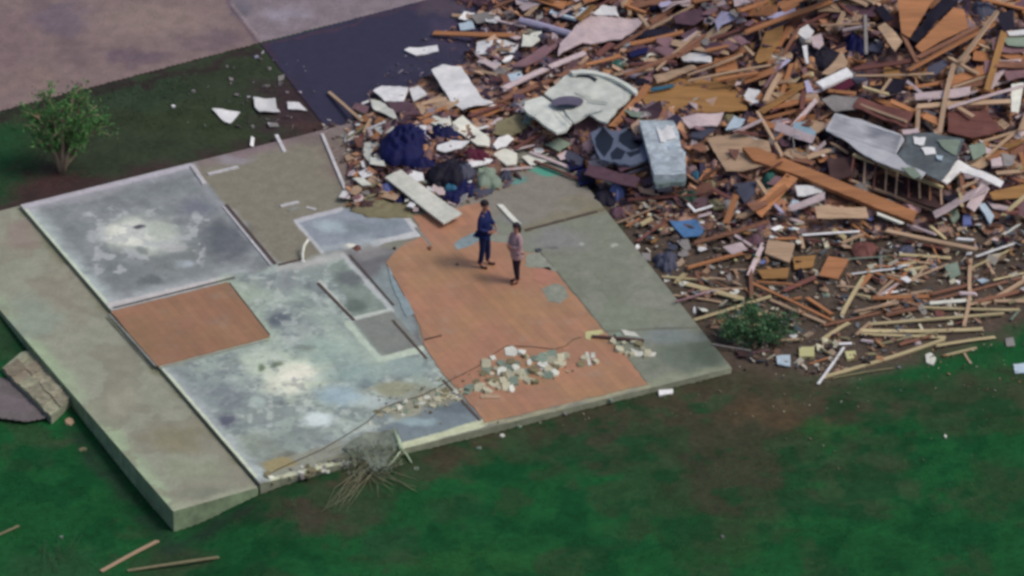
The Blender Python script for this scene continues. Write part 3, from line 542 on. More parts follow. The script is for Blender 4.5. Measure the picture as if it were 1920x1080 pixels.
def scatter_stuff(name, zones, label):
    """thin shreds and chips too many to count"""
    vs = []; fs = []; cols = []
    for poly, n, smin, smax, palette, seed in zones:
        r = np.random.default_rng(seed); xs = [p[0] for p in poly]; ys = [p[1] for p in poly]
        P_ = []
        while len(P_) < n:
            u = r.uniform(min(xs), max(xs), 2000); v = r.uniform(min(ys), max(ys), 2000); k = inside(poly, u, v); P_ += list(zip(u[k], v[k]))
        P_ = np.array(P_[:n]); u, v = P_[:, 0], P_[:, 1]; z = np.zeros(n)
        for _ in range(10):
            dx = u - 960; dy = -(v - 540); a = F * CE + dy * SE; b = -F * SE + dy * CE; t = (z - CAM.z) / b; x = dx * t; y = CAM.y + a * t; z = .5 * z + .5 * (H(x, y) + .03)
        L = smin + (smax - smin) * r.random(n) ** 2.5; W = L * r.uniform(.12, .8, n) ; an = r.uniform(0, math.pi, n); tl = r.uniform(-.7, .7, n); tw = r.uniform(-.7, .7, n)
        z = z + r.uniform(0, .09, n) * np.clip(mound(x, y) * 6, 0.05, 1)
        ca, sa = np.cos(an), np.sin(an)
        b0 = len(vs); pc = [base(c) for c in palette]; ch = r.integers(0, len(pc), n)
        for i in range(n):
            k = len(vs); l, w_ = L[i] / 2, W[i] / 2; jit = r.uniform(.6, 1.1, 4); th = .006 + .02 * r.random() * min(1, w_ * 15)
            q = [(-l * jit[0], -w_), (l, -w_ * jit[1]), (l * jit[2], w_), (-l, w_ * jit[3])]
            for h_ in (th, -th):
                for (px, py) in q: vs.append((x[i] + px * ca[i] - py * sa[i], y[i] + px * sa[i] + py * ca[i], z[i] + h_ + px * math.sin(tl[i]) + py * math.sin(tw[i])))
            fs += [(k, k + 1, k + 2, k + 3), (k + 7, k + 6, k + 5, k + 4), (k, k + 4, k + 5, k + 1), (k + 1, k + 5, k + 6, k + 2), (k + 2, k + 6, k + 7, k + 3), (k + 3, k + 7, k + 4, k)]
            cols += [pc[ch[i]]] * 8
    me = mesh_from(name, vs, fs, cols=np.array(cols)); o = link(name, me, m=mat('m_shreds', (0, 0, 0), .85, 'vcol', .2, 12, .2)); return tag(o, label, 'debris', kind='stuff')
WOODP = [(150, 108, 84), (168, 128, 100), (120, 84, 70), (96, 66, 60), (140, 98, 66), (180, 150, 128), (74, 52, 50), (60, 44, 54)]
MIXP = WOODP + WOODP + [(150, 138, 142), (170, 166, 160), (110, 96, 106), (84, 66, 80), (50, 46, 66), (36, 26, 44), (122, 92, 94), (100, 78, 84), (80, 54, 60), (66, 44, 52)]
LOWP = [(160, 140, 120), (110, 84, 70), (130, 104, 88), (164, 158, 144), (130, 104, 84), (140, 136, 128), (84, 70, 62), (96, 100, 104), (148, 112, 80), (60, 52, 54), (176, 172, 150), (70, 76, 84)]
ZTOP = [(1180, -60), (1990, -90), (1990, 400), (1700, 410), (1400, 400), (1150, 370), (1130, 230), (1000, 100), (1010, -60)]
ZMID = [(860, -50), (1200, -60), (1240, 200), (1130, 330), (1000, 290), (930, 180), (880, 110)]
ZPILE = [(645, 235), (700, 165), (830, 200), (960, 180), (1030, 270), (980, 330), (880, 385), (760, 395), (650, 392)]
ZLOW = [(1140, 380), (1920, 370), (1990, 560), (1800, 620), (1560, 705), (1380, 670), (1290, 560)]
scatter_stuff('shredded_debris', [(ZTOP, 2400, .08, .7, MIXP, 1), (ZMID, 1300, .05, .4, MIXP, 2), (ZPILE, 900, .05, .34, MIXP, 3), (ZLOW, 1900, .03, .26, LOWP, 4)],
              'countless splinters and shreds of wood, plaster and insulation over the wreckage')
scatter_stuff('lawn_litter', [([(1300, 600), (1950, 540), (1950, 740), (1560, 730), (1380, 690)], 300, .02, .10, LOWP, 5), ([(430, 110), (560, 80), (640, 240), (500, 262), (420, 230)], 60, .02, .12, [(170, 165, 175), (120, 112, 116), (90, 80, 84)], 6),
              ([(830, 40), (930, 20), (980, 180), (850, 160), (760, 180), (700, 160)], 260, .02, .16, [(110, 100, 116), (150, 140, 150), (84, 70, 80), (70, 60, 70), (120, 92, 84)], 7),
              ([(300, 150), (440, 110), (440, 240), (300, 260)], 16, .02, .06, [(130, 130, 124), (84, 92, 84)], 8), ([(820, 790), (1300, 735), (1450, 720), (1700, 760), (1200, 800), (850, 840)], 60, .02, .07, [(130, 130, 110), (90, 88, 74), (150, 150, 130)], 9),
              ([(1400, 740), (1900, 720), (1910, 960), (1500, 900)], 40, .02, .06, [(100, 100, 80), (130, 128, 110)], 10),
              ([(700, 745), (860, 700), (1060, 650), (1080, 700), (900, 750), (760, 790)], 260, .015, .08, [(168, 168, 140), (130, 134, 116), (150, 140, 110), (110, 100, 84)], 11), ([(600, 230), (700, 230), (720, 330), (650, 390), (630, 300)], 160, .02, .14, [(150, 136, 132), (110, 90, 84), (170, 160, 150), (90, 80, 74)], 12)],
              'small crumbs of plaster, paper and wood dusted over lawn, drive and slab')
# ================================================================ HAND-PLACED DEBRIS
random.seed(11)
#  sheets: pts, colour, label, category, name, lift, thickness, nick, jag
SH = [
 ([(758, 98), (768, 91), (820, 87), (822, 99), (780, 106)], 'white', 'long white board scrap lying alone on the dark driveway', 'board', 'board', .02, .03, 'the white scrap on the driveway', .5),
 ([(809, 134), (830, 126), (865, 127), (890, 165), (906, 188), (925, 195), (866, 207), (848, 195)], 'white', 'large pale drywall panel tilted from the pile onto the driveway', 'panel', 'drywall_panel', .16, .03, 'the large pale drywall panel', .4),
 ([(700, 172), (715, 162), (766, 167), (758, 190), (722, 191)], 'white', 'broad white sheet at the driveway end of the clothes pile', 'sheet', 'sheet', .12, .02, 'the broad white sheet', 1),
 ([(767, 168), (785, 161), (801, 178), (775, 192)], 'white', 'small white square sheet right of the broad white one by the driveway', 'sheet', 'sheet', .14, .02, None, .5),
 ([(695, 190), (715, 192), (738, 208), (746, 230), (720, 215), (698, 205)], 'cream', 'narrow bent cream strip hanging down left of the dark brown panel', 'board', 'board', .12, .02, None, .8),
 ([(725, 192), (768, 190), (802, 232), (785, 238), (748, 235)], 'plum', 'dark purple-brown panel behind the navy clothes heap', 'panel', 'panel', .08, .03, 'the dark purple-brown panel', .5),
 ([(722, 335), (752, 322), (866, 403), (832, 421)], 'cream', 'long bright cream door slab lying diagonally with one end on the orange tiles', 'door', 'door_slab', .16, .045, 'the long cream door', 0),
 ([(848, 231), (868, 222), (919, 266), (918, 278), (895, 275), (855, 245)], 'cream', 'narrow cream board with a slanted end above the maroon cloth', 'board', 'board', .12, .03, 'the slant-ended cream board', .3),
 ([(925, 290), (945, 279), (970, 289), (968, 308), (950, 311)], 'cream', 'rounded cream scrap at the right edge of the clothes pile', 'sheet', 'sheet', .1, .04, 'the rounded cream scrap', .8),
 ([(683, 268), (700, 262), (728, 280), (722, 295), (708, 300), (692, 308), (682, 290)], 'cream', 'torn cream cushion-shaped scrap left of the navy clothes heap', 'sheet', 'sheet', .1, .06, 'the torn cream scrap', 1.2),
 ([(820, 275), (845, 266), (880, 266), (872, 276), (835, 290), (818, 284)], 'white', 'crumpled white strip between navy cloth and maroon cloth', 'sheet', 'sheet', .16, .02, None, 1.5),
 ([(700, 240), (735, 232), (740, 247), (715, 255)], 'cream', 'small cream piece directly above the navy clothes heap, left side', 'sheet', 'sheet', .1, .02, None, 1),
 ([(770, 240), (800, 237), (797, 252), (775, 250)], 'white', 'small white piece wedged between the two navy heaps', 'sheet', 'sheet', .18, .02, None, 1),
 ([(672, 325), (690, 316), (697, 330), (680, 336)], 'white', 'small white angular piece near the left plate of the pile', 'sheet', 'sheet', .08, .02, None, 1),
 ([(860, 46), (885, 40), (890, 55), (863, 58)], 'paleblue', 'pale box lid behind the orange beam on the driveway edge', 'sheet', 'sheet', .1, .03, None, .6),
 ([(895, 79), (925, 75), (918, 102), (892, 105)], 'white', 'white square scrap on the far right of the driveway', 'sheet', 'sheet', .1, .02, None, .8),
 ([(893, 118), (905, 108), (935, 125), (932, 135), (908, 122)], 'pinkish', 'bent pale pink strip below the white square on the driveway edge', 'board', 'board', .1, .02, None, .6),
 ([(980, 65), (1016, 60), (1012, 76), (996, 90), (978, 90)], 'cream', 'cream panel scrap under the lavender roll at top centre', 'sheet', 'sheet', .14, .02, None, .8),
 ([(965, 0), (992, -2), (990, 10), (968, 9)], 'pinkish', 'pale pink square at the top edge above the lavender roll', 'sheet', 'sheet', .15, .02, None, .6),
 ([(1078, 55), (1108, 30), (1216, 38), (1165, 76), (1092, 84), (1046, 108), (1050, 84)], 'pinkish', 'wide pale greyish-pink wall sheet at the top centre of the wreck', 'panel', 'wall_sheet', .22, .03, 'the wide pale wall sheet', .8),
 ([(1112, 28), (1128, 10), (1155, 15), (1160, 32)], 'white', 'white crumpled scrap behind the wide pale wall sheet', 'sheet', 'sheet', .25, .03, None, 1.5),
 ([(1005, 100), (1040, 72), (1048, 84), (1020, 110), (985, 128), (960, 128)], 'mauve', 'long dull mauve panel below the cream panel scrap at top centre', 'panel', 'panel', .16, .03, 'the mauve panel', .6),
 ([(950, 142), (975, 135), (985, 152), (955, 165), (942, 168)], 'paleblue', 'pale bluish sheet left of the long pink board', 'sheet', 'sheet', .1, .02, None, 1),
 ([(1200, 176), (1237, 150), (1302, 145), (1396, 166), (1402, 206), (1322, 212), (1216, 206)], 'ochre', 'large orange plywood sheet right of the cream shower unit', 'plywood', 'plywood_sheet', .16, .02, 'the large orange plywood', 1),
 ([(1272, 221), (1357, 215), (1345, 238), (1292, 239)], 'pinkish', 'long pale panel just below the large orange plywood', 'panel', 'panel', .2, .03, 'the long pale panel', .4),
 ([(1360, 244), (1377, 218), (1397, 225), (1388, 240)], 'paleblue', 'glossy pale blue plastic sheet right of the long pale panel', 'sheet', 'plastic_sheet', .25, .03, 'the pale blue plastic sheet', .6),
 ([(1395, 180), (1402, 165), (1425, 170), (1422, 192), (1405, 195)], 'white', 'small white bag-like scrap at the right end of the large orange plywood', 'sheet', 'sheet', .25, .05, None, 1),
 ([(1275, 102), (1310, 96), (1335, 112), (1332, 120), (1280, 118)], 'white', 'crumpled white scrap above the large orange plywood', 'sheet', 'sheet', .25, .04, 'the crumpled white scrap', 1.5),
 ([(1415, 112), (1436, 60), (1470, 46), (1468, 66), (1441, 112), (1421, 119)], 'ochre', 'upright ochre plywood panel in the middle of the top tangle', 'plywood', 'plywood_sheet', .3, .02, 'the upright ochre panel', .8),
 ([(1438, 37), (1492, 14), (1492, 28), (1452, 40)], 'lavender', 'thin lavender sheet above the upright ochre panel', 'sheet', 'sheet', .35, .02, 'the thin lavender sheet', .8),
 ([(1340, 40), (1352, 22), (1380, 28), (1378, 38), (1358, 44), (1345, 58)], 'lavender', 'bent lavender siding scrap left of the upright ochre panel', 'siding', 'siding_piece', .3, .02, None, 1),
 ([(1493, 62), (1515, 47), (1526, 60), (1518, 73), (1510, 75)], 'white', 'bright white crumpled plastic at the top of the dark cloth', 'plastic sheet', 'plastic_sheet', .4, .04, 'the bright white plastic', 1.2),
 ([(1520, 68), (1540, 64), (1545, 84), (1536, 92), (1524, 88)], 'pinkish', 'pale pink rounded scrap just right of the bright white plastic', 'sheet', 'sheet', .38, .03, None, .8),
 ([(1504, 86), (1513, 84), (1517, 118), (1511, 119)], 'white', 'narrow white strip over the black cloth', 'sheet', 'sheet', .4, .02, None, .4),
 ([(1508, 152), (1516, 150), (1527, 172), (1513, 174)], 'lavender', 'small lavender strip left of the bright white box', 'sheet', 'sheet', .34, .03, None, .4),
 ([(1530, 154), (1588, 126), (1600, 140), (1543, 164)], 'white', 'bright white flat box lid on edge in the right half of the tangle', 'panel', 'panel', .46, .07, 'the bright white box lid', .2),
 ([(1540, 140), (1578, 102), (1590, 118), (1586, 126), (1552, 142)], 'tan', 'tan cardboard flap behind the bright white box lid', 'cardboard', 'cardboard_sheet', .4, .02, None, .5),
 ([(1560, 166), (1595, 148), (1602, 160), (1580, 172)], 'maroon', 'dark red cloth scrap under the bright white box lid', 'cloth', 'cloth_piece', .36, .02, None, 1),
 ([(1683, -5), (1752, -5), (1706, 70), (1690, 62)], 'orange', 'tall orange plywood sheet running off the top edge at upper right', 'plywood', 'plywood_sheet', .55, .02, 'the tall orange plywood', .4),
 ([(1645, 52), (1660, 44), (1692, 76), (1678, 99)], 'tan', 'short tan board crossing the foot of the tall orange plywood', 'board', 'board', .55, .03, None, .4),
 ([(1716, 88), (1788, 14), (1808, 18), (1816, 52), (1762, 78), (1728, 98)], 'orange', 'rounded orange-brown panel right of the tall orange plywood', 'panel', 'panel', .5, .03, 'the rounded orange panel', .6),
 ([(1740, 128), (1772, 114), (1778, 124), (1760, 140), (1738, 150)], 'slate', 'slate blue sheet under the crossed studs at right', 'sheet', 'sheet', .35, .02, None, 1),
 ([(1610, 186), (1712, 216), (1700, 242), (1598, 204)], 'redbrown', 'reddish brown board panel above the pale roof sheet', 'panel', 'panel', .34, .03, 'the reddish brown panel', .5),
 ([(1776, 214), (1850, 208), (1880, 248), (1822, 262), (1778, 250)], 'redbrown', 'reddish brown broken panel right of the pale roof sheet', 'panel', 'panel', .3, .03, 'the broken reddish panel', 1),
 ([(1325, 262), (1386, 255), (1442, 270), (1452, 312), (1402, 322), (1362, 326)], 'tan', 'large tan plywood piece right of the pale blue appliance', 'plywood', 'plywood_sheet', .2, .02, 'the large tan plywood', .8),
 ([(1392, 276), (1420, 276), (1718, 396), (1712, 416), (1640, 388), (1500, 330), (1412, 300)], 'orange', 'very long wide orange beam crossing the right side diagonally', 'beam', 'beam', .34, .12, 'the long wide orange beam', .6),
 ([(1375, 346), (1421, 340), (1414, 368), (1396, 384)], 'slate', 'slate grey sheet at the left foot of the long orange beam', 'sheet', 'sheet', .2, .02, 'the slate grey sheet', .8),
 ([(1490, 352), (1546, 349), (1541, 364), (1496, 371)], 'white', 'off-white board scrap below the long orange beam, left half', 'board', 'board', .2, .03, 'the off-white scrap', .8),
 ([(1325, 375), (1345, 372), (1360, 390), (1338, 392)], 'olive', 'small olive box scrap left of the slate grey sheet', 'sheet', 'sheet', .15, .05, None, .6),
 ([(1855, 360), (1925, 344), (1925, 370), (1862, 374)], 'ochre', 'ochre plywood corner at the right edge of the picture', 'plywood', 'plywood_sheet', .35, .02, 'the ochre corner board', .3),
 ([(1797, 304), (1882, 342), (1876, 354), (1800, 324), (1775, 350), (1764, 345)], 'white', 'bright white corrugated panel at the lower right corner of the roof sheet', 'panel', 'corrugated_panel', .42, .03, 'the bright white corrugated panel', .3),
 ([(1816, 274), (1845, 270), (1850, 288), (1825, 300)], 'greengrey', 'pale green-grey fragment right of the weathered roof sheet', 'sheet', 'sheet', .36, .02, None, 1),
 ([(1858, 298), (1878, 294), (1880, 310), (1860, 312)], 'pinkish', 'small pale pink block above the bright white corrugated panel', 'block', 'block', .38, .05, None, .6),
 ([(1878, 288), (1905, 292), (1900, 310), (1882, 312)], 'grey', 'grey scrap at the far right beside the small pale pink block', 'sheet', 'sheet', .36, .03, None, .8),
 ([(1896, 160), (1920, 158), (1910, 212), (1896, 210)], 'cream', 'upright cream strip at the right edge of the picture', 'board', 'board', .5, .02, None, .3),
 ([(1888, 60), (1925, 58), (1925, 68), (1892, 68)], 'white', 'white strip at the right edge near the top corner', 'board', 'board', .55, .03, None, .3),
 ([(1875, 72), (1925, 70), (1925, 90), (1890, 86)], 'greengrey', 'pale green-grey sheet at the right edge near the top corner', 'sheet', 'sheet', .48, .02, None, .5),
 ([(1540, 190), (1560, 180), (1618, 186), (1610, 206), (1568, 212)], 'grey', 'grey shingle scrap above the pale roof sheet', 'shingle', 'shingle_sheet', .34, .02, None, 1),
 ([(1550, 300), (1600, 296), (1602, 330), (1558, 345)], 'darkbrown', 'dark brown panel left of the open wall framing', 'panel', 'panel', .25, .02, None, .6),
 ([(1255, 418), (1306, 412), (1324, 434), (1310, 446), (1281, 448)], 'blue', 'flat mid-blue plastic sheet near the right edge of the slab', 'plastic sheet', 'plastic_sheet', .08, .02, 'the blue plastic sheet', .6),
 ([(1440, 449), (1491, 456), (1480, 492), (1434, 474)], 'tan', 'plain tan square board in the middle of the scattered debris', 'board', 'board', .16, .05, 'the tan square board', .3),
 ([(1420, 506), (1480, 502), (1476, 521), (1430, 522)], 'ochre', 'ochre board flat below the tan square board', 'board', 'board', .1, .03, None, .5),
 ([(1486, 482), (1530, 478), (1524, 500), (1490, 504)], 'ochre', 'ochre board touching the right side of the tan square board', 'board', 'board', .1, .03, None, .5),
 ([(1553, 480), (1592, 486), (1571, 523), (1535, 516)], 'orange', 'orange plywood offcut right of the black bucket', 'plywood', 'plywood_sheet', .12, .03, 'the orange plywood offcut', .4),
 ([(1356, 465), (1390, 455), (1402, 470), (1372, 480)], 'pinkish', 'pale pinkish board scrap left of the tan square board', 'board', 'board', .1, .03, None, .6),
 ([(1268, 452), (1290, 450), (1296, 468), (1285, 472)], 'grey', 'grey scrap just below the flat blue sheet', 'sheet', 'sheet', .06, .02, None, .8),
 ([(1202, 474), (1220, 474), (1220, 488), (1208, 486)], 'grey', 'small grey square at the slab edge left of the dark bag', 'sheet', 'sheet', .05, .03, None, .5),
 ([(1590, 385), (1612, 388), (1608, 402), (1588, 402)], 'ochre', 'small ochre square below the middle of the long orange beam', 'board', 'board', .15, .02, None, .4),
 ([(1775, 395), (1795, 390), (1800, 405), (1786, 418)], 'greengrey', 'pale green bag scrap below the bright white corrugated panel', 'bag', 'bag', .18, .06, None, 1),
 ([(1805, 402), (1820, 400), (1822, 420), (1806, 422)], 'periwinkle', 'pale violet rag between the green and white bags at right', 'rag', 'rag', .15, .05, None, 1),
 ([(1832, 382), (1846, 380), (1864, 404), (1856, 420), (1848, 402)], 'paleblue', 'bright bluish white bag with a green side at lower right of the beam', 'bag', 'bag', .2, .06, 'the bluish white bag', 1),
 ([(1850, 378), (1890, 388), (1896, 400), (1862, 392)], 'pinkish', 'thin pale strip right of the bluish white bag', 'board', 'board', .2, .02, None, .4),
 ([(1770, 500), (1795, 492), (1802, 515), (1782, 524)], 'greengrey', 'round grey-green scrap among the sticks at lower right', 'sheet', 'sheet', .05, .02, None, .8),
 ([(1455, 668), (1482, 666), (1482, 688), (1458, 684)], 'paleblue', 'pale blue-grey square scrap right of the green shrub', 'sheet', 'sheet', .04, .03, None, .5),
 ([(1498, 650), (1527, 650), (1527, 668), (1499, 668)], 'yellow', 'pale yellow rectangular block right of the pale blue-grey square', 'block', 'block', .06, .08, 'the pale yellow block', .4),
 ([(1584, 659), (1604, 657), (1606, 670), (1588, 673)], 'yellow', 'pale yellow square block at the left end of the long low sticks', 'block', 'block', .05, .07, None, .5),
 ([(1735, 665), (1745, 660), (1756, 672), (1750, 684), (1738, 680)], 'cream', 'cream angular scrap alone on the lawn below the long sticks', 'sheet', 'sheet', .03, .03, None, .8),
 ([(1885, 634), (1900, 632), (1904, 648), (1888, 650)], 'grey', 'blurred grey scrap on the lawn near the right edge', 'sheet', 'sheet', .02, .02, None, .8),
 ([(1900, 684), (1925, 680), (1925, 700), (1904, 700)], 'paleblue', 'pale scrap cut by the right edge, low on the lawn', 'sheet', 'sheet', .02, .02, None, .6),
 ([(397, 206), (450, 211), (431, 233), (420, 229)], 'white', 'white triangular board piece lying on the lawn left of the driveway', 'board', 'board', .02, .02, 'the white triangle', .4),
 ([(475, 183), (497, 187), (516, 187), (519, 205), (526, 214), (486, 213), (478, 202)], 'white', 'largest white sheet scrap on the lawn, with a notched corner', 'sheet', 'sheet', .03, .02, 'the notched white scrap', .6),
 ([(538, 193), (560, 193), (576, 207), (540, 206)], 'white', 'small white scrap on the lawn nearest the driveway', 'sheet', 'sheet', .03, .02, None, .8),
 ([(500, 231), (520, 232), (524, 238), (505, 240)], 'grey', 'thin grey scrap on the lawn between white scraps and slab', 'sheet', 'sheet', .02, .02, None, .6),
 ([(521, 143), (534, 139), (532, 148), (522, 152)], 'grey', 'small grey sheet at the left border of the driveway', 'sheet', 'sheet', .03, .02, None, .6),
 ([(1235, 731), (1262, 729), (1262, 737), (1236, 741)], 'white', 'small white brick-shaped block on the soil at the front right slab corner', 'block', 'block', .03, .06, None, .2),
 ([(1098, 622), (1128, 618), (1132, 624), (1108, 632), (1106, 638), (1098, 634)], 'yellow', 'cream bracket-shaped plaster piece at the left end of the black stick', 'plaster', 'plaster_piece', .02, .05, None, .6),
 ([(1010, 662), (1040, 655), (1048, 668), (1028, 682), (1004, 676)], 'greengrey', 'largest pale green plaster slab in the rubble on the orange tiles', 'plaster', 'plaster_piece', .03, .05, 'the largest plaster slab', .9),
 ([(902, 676), (915, 672), (922, 690), (918, 702), (904, 698)], 'greengrey', 'upright oval plaster slab at the left of the tile rubble', 'plaster', 'plaster_piece', .03, .05, None, .9),
 ([(946, 652), (962, 648), (974, 660), (965, 668), (948, 666)], 'cream', 'pale rounded plaster slab at the top of the tile rubble', 'plaster', 'plaster_piece', .03, .05, None, .9),
 ([(900, 740), (936, 740), (938, 747), (902, 748)], 'tan', 'flat tan strip on the orange tiles below the rubble', 'board', 'board', .02, .03, None, .3),
 ([(1180, 652), (1196, 658), (1230, 660), (1228, 668), (1190, 668)], 'cream', 'cream plaster slab right of the black stick on bare concrete', 'plaster', 'plaster_piece', .02, .05, None, .9),
 ([(1165, 618), (1190, 622), (1200, 632), (1172, 628)], 'cream', 'cream plaster slab above the black stick on bare concrete', 'plaster', 'plaster_piece', .02, .05, None, .9),
 ([(1225, 148), (1262, 136), (1300, 124), (1306, 132), (1262, 148), (1232, 160)], 'tan', 'tan board edge lying over the large orange plywood', 'board', 'board', .3, .03, None, .4),
 ([(1070, 225), (1100, 232), (1118, 222), (1124, 240), (1102, 262), (1078, 252)], 'mauve', 'dull mauve board tucked under the lower corner of the shower unit', 'board', 'board', .1, .03, None, .8),
 ([(780, 200), (850, 170), (862, 196), (800, 232)], 'tan', 'tan plywood scrap under the large pale drywall panel', 'plywood', 'plywood_sheet', .08, .02, None, 1),
 ([(880, 208), (935, 192), (942, 205), (892, 226)], 'orange', 'orange plywood scrap right of the large pale drywall panel', 'plywood', 'plywood_sheet', .1, .02, None, 1),
 ([(930, 232), (975, 215), (990, 240), (955, 262), (925, 255)], 'olive', 'olive plaster-covered board above the rounded cream scrap', 'board', 'board', .1, .03, None, 1.2),
 ([(1660, 45), (1640, 15), (1655, 10), (1675, 35)], 'black', 'black sheet painted as a shaded opening left of the tall orange plywood', 'sheet', 'sheet', .4, .02, None, .8),  # black sheet paints the dark opening beside the plywood
 ([(1705, 75), (1765, 0), (1800, -2), (1770, 30), (1720, 80)], 'black', 'black sheet painted as the shaded opening between the two orange panels at top right', 'sheet', 'sheet', .4, .02, None, .8),  # shade between the orange panels, put in as a black sheet
 ([(1870, 30), (1900, 20), (1902, 56), (1880, 60)], 'black', 'black sheet painted as a shaded opening near the top right corner', 'sheet', 'sheet', .4, .02, None, .8),  # another dark opening of the tangle painted as a black sheet
 ([(1660, 148), (1700, 150), (1690, 172), (1664, 175)], 'black', 'black sheet painted as the shaded gap under the criss-cross studs at right', 'sheet', 'sheet', .3, .02, None, .8),  # the shaded gap below the studs, painted by a black sheet
 ([(1262, 32), (1300, 20), (1336, 28), (1300, 50), (1268, 46)], 'plum', 'dull purple shingle sheet near the top edge left of the lavender siding', 'shingle', 'shingle_sheet', .3, .02, None, 1),
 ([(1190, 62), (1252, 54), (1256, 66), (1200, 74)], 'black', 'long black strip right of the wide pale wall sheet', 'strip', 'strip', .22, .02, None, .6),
 ([(1180, 100), (1215, 90), (1214, 102), (1182, 108)], 'navy', 'navy strip below the long black one, above the shower unit', 'strip', 'strip', .2, .02, None, .6),
 ([(1690, 8), (1662, -5), (1684, -6)], 'mauve', 'mauve corner left of the tall orange plywood at the top edge', 'sheet', 'sheet', .45, .02, None, .4),
]
for pts, c, lab, cat, nm, lift, th, nick, jag in SH: sheet(pts, c, lab, cat, nm, lift, th, nick=nick, jag=jag, dz=[0] * len(pts))
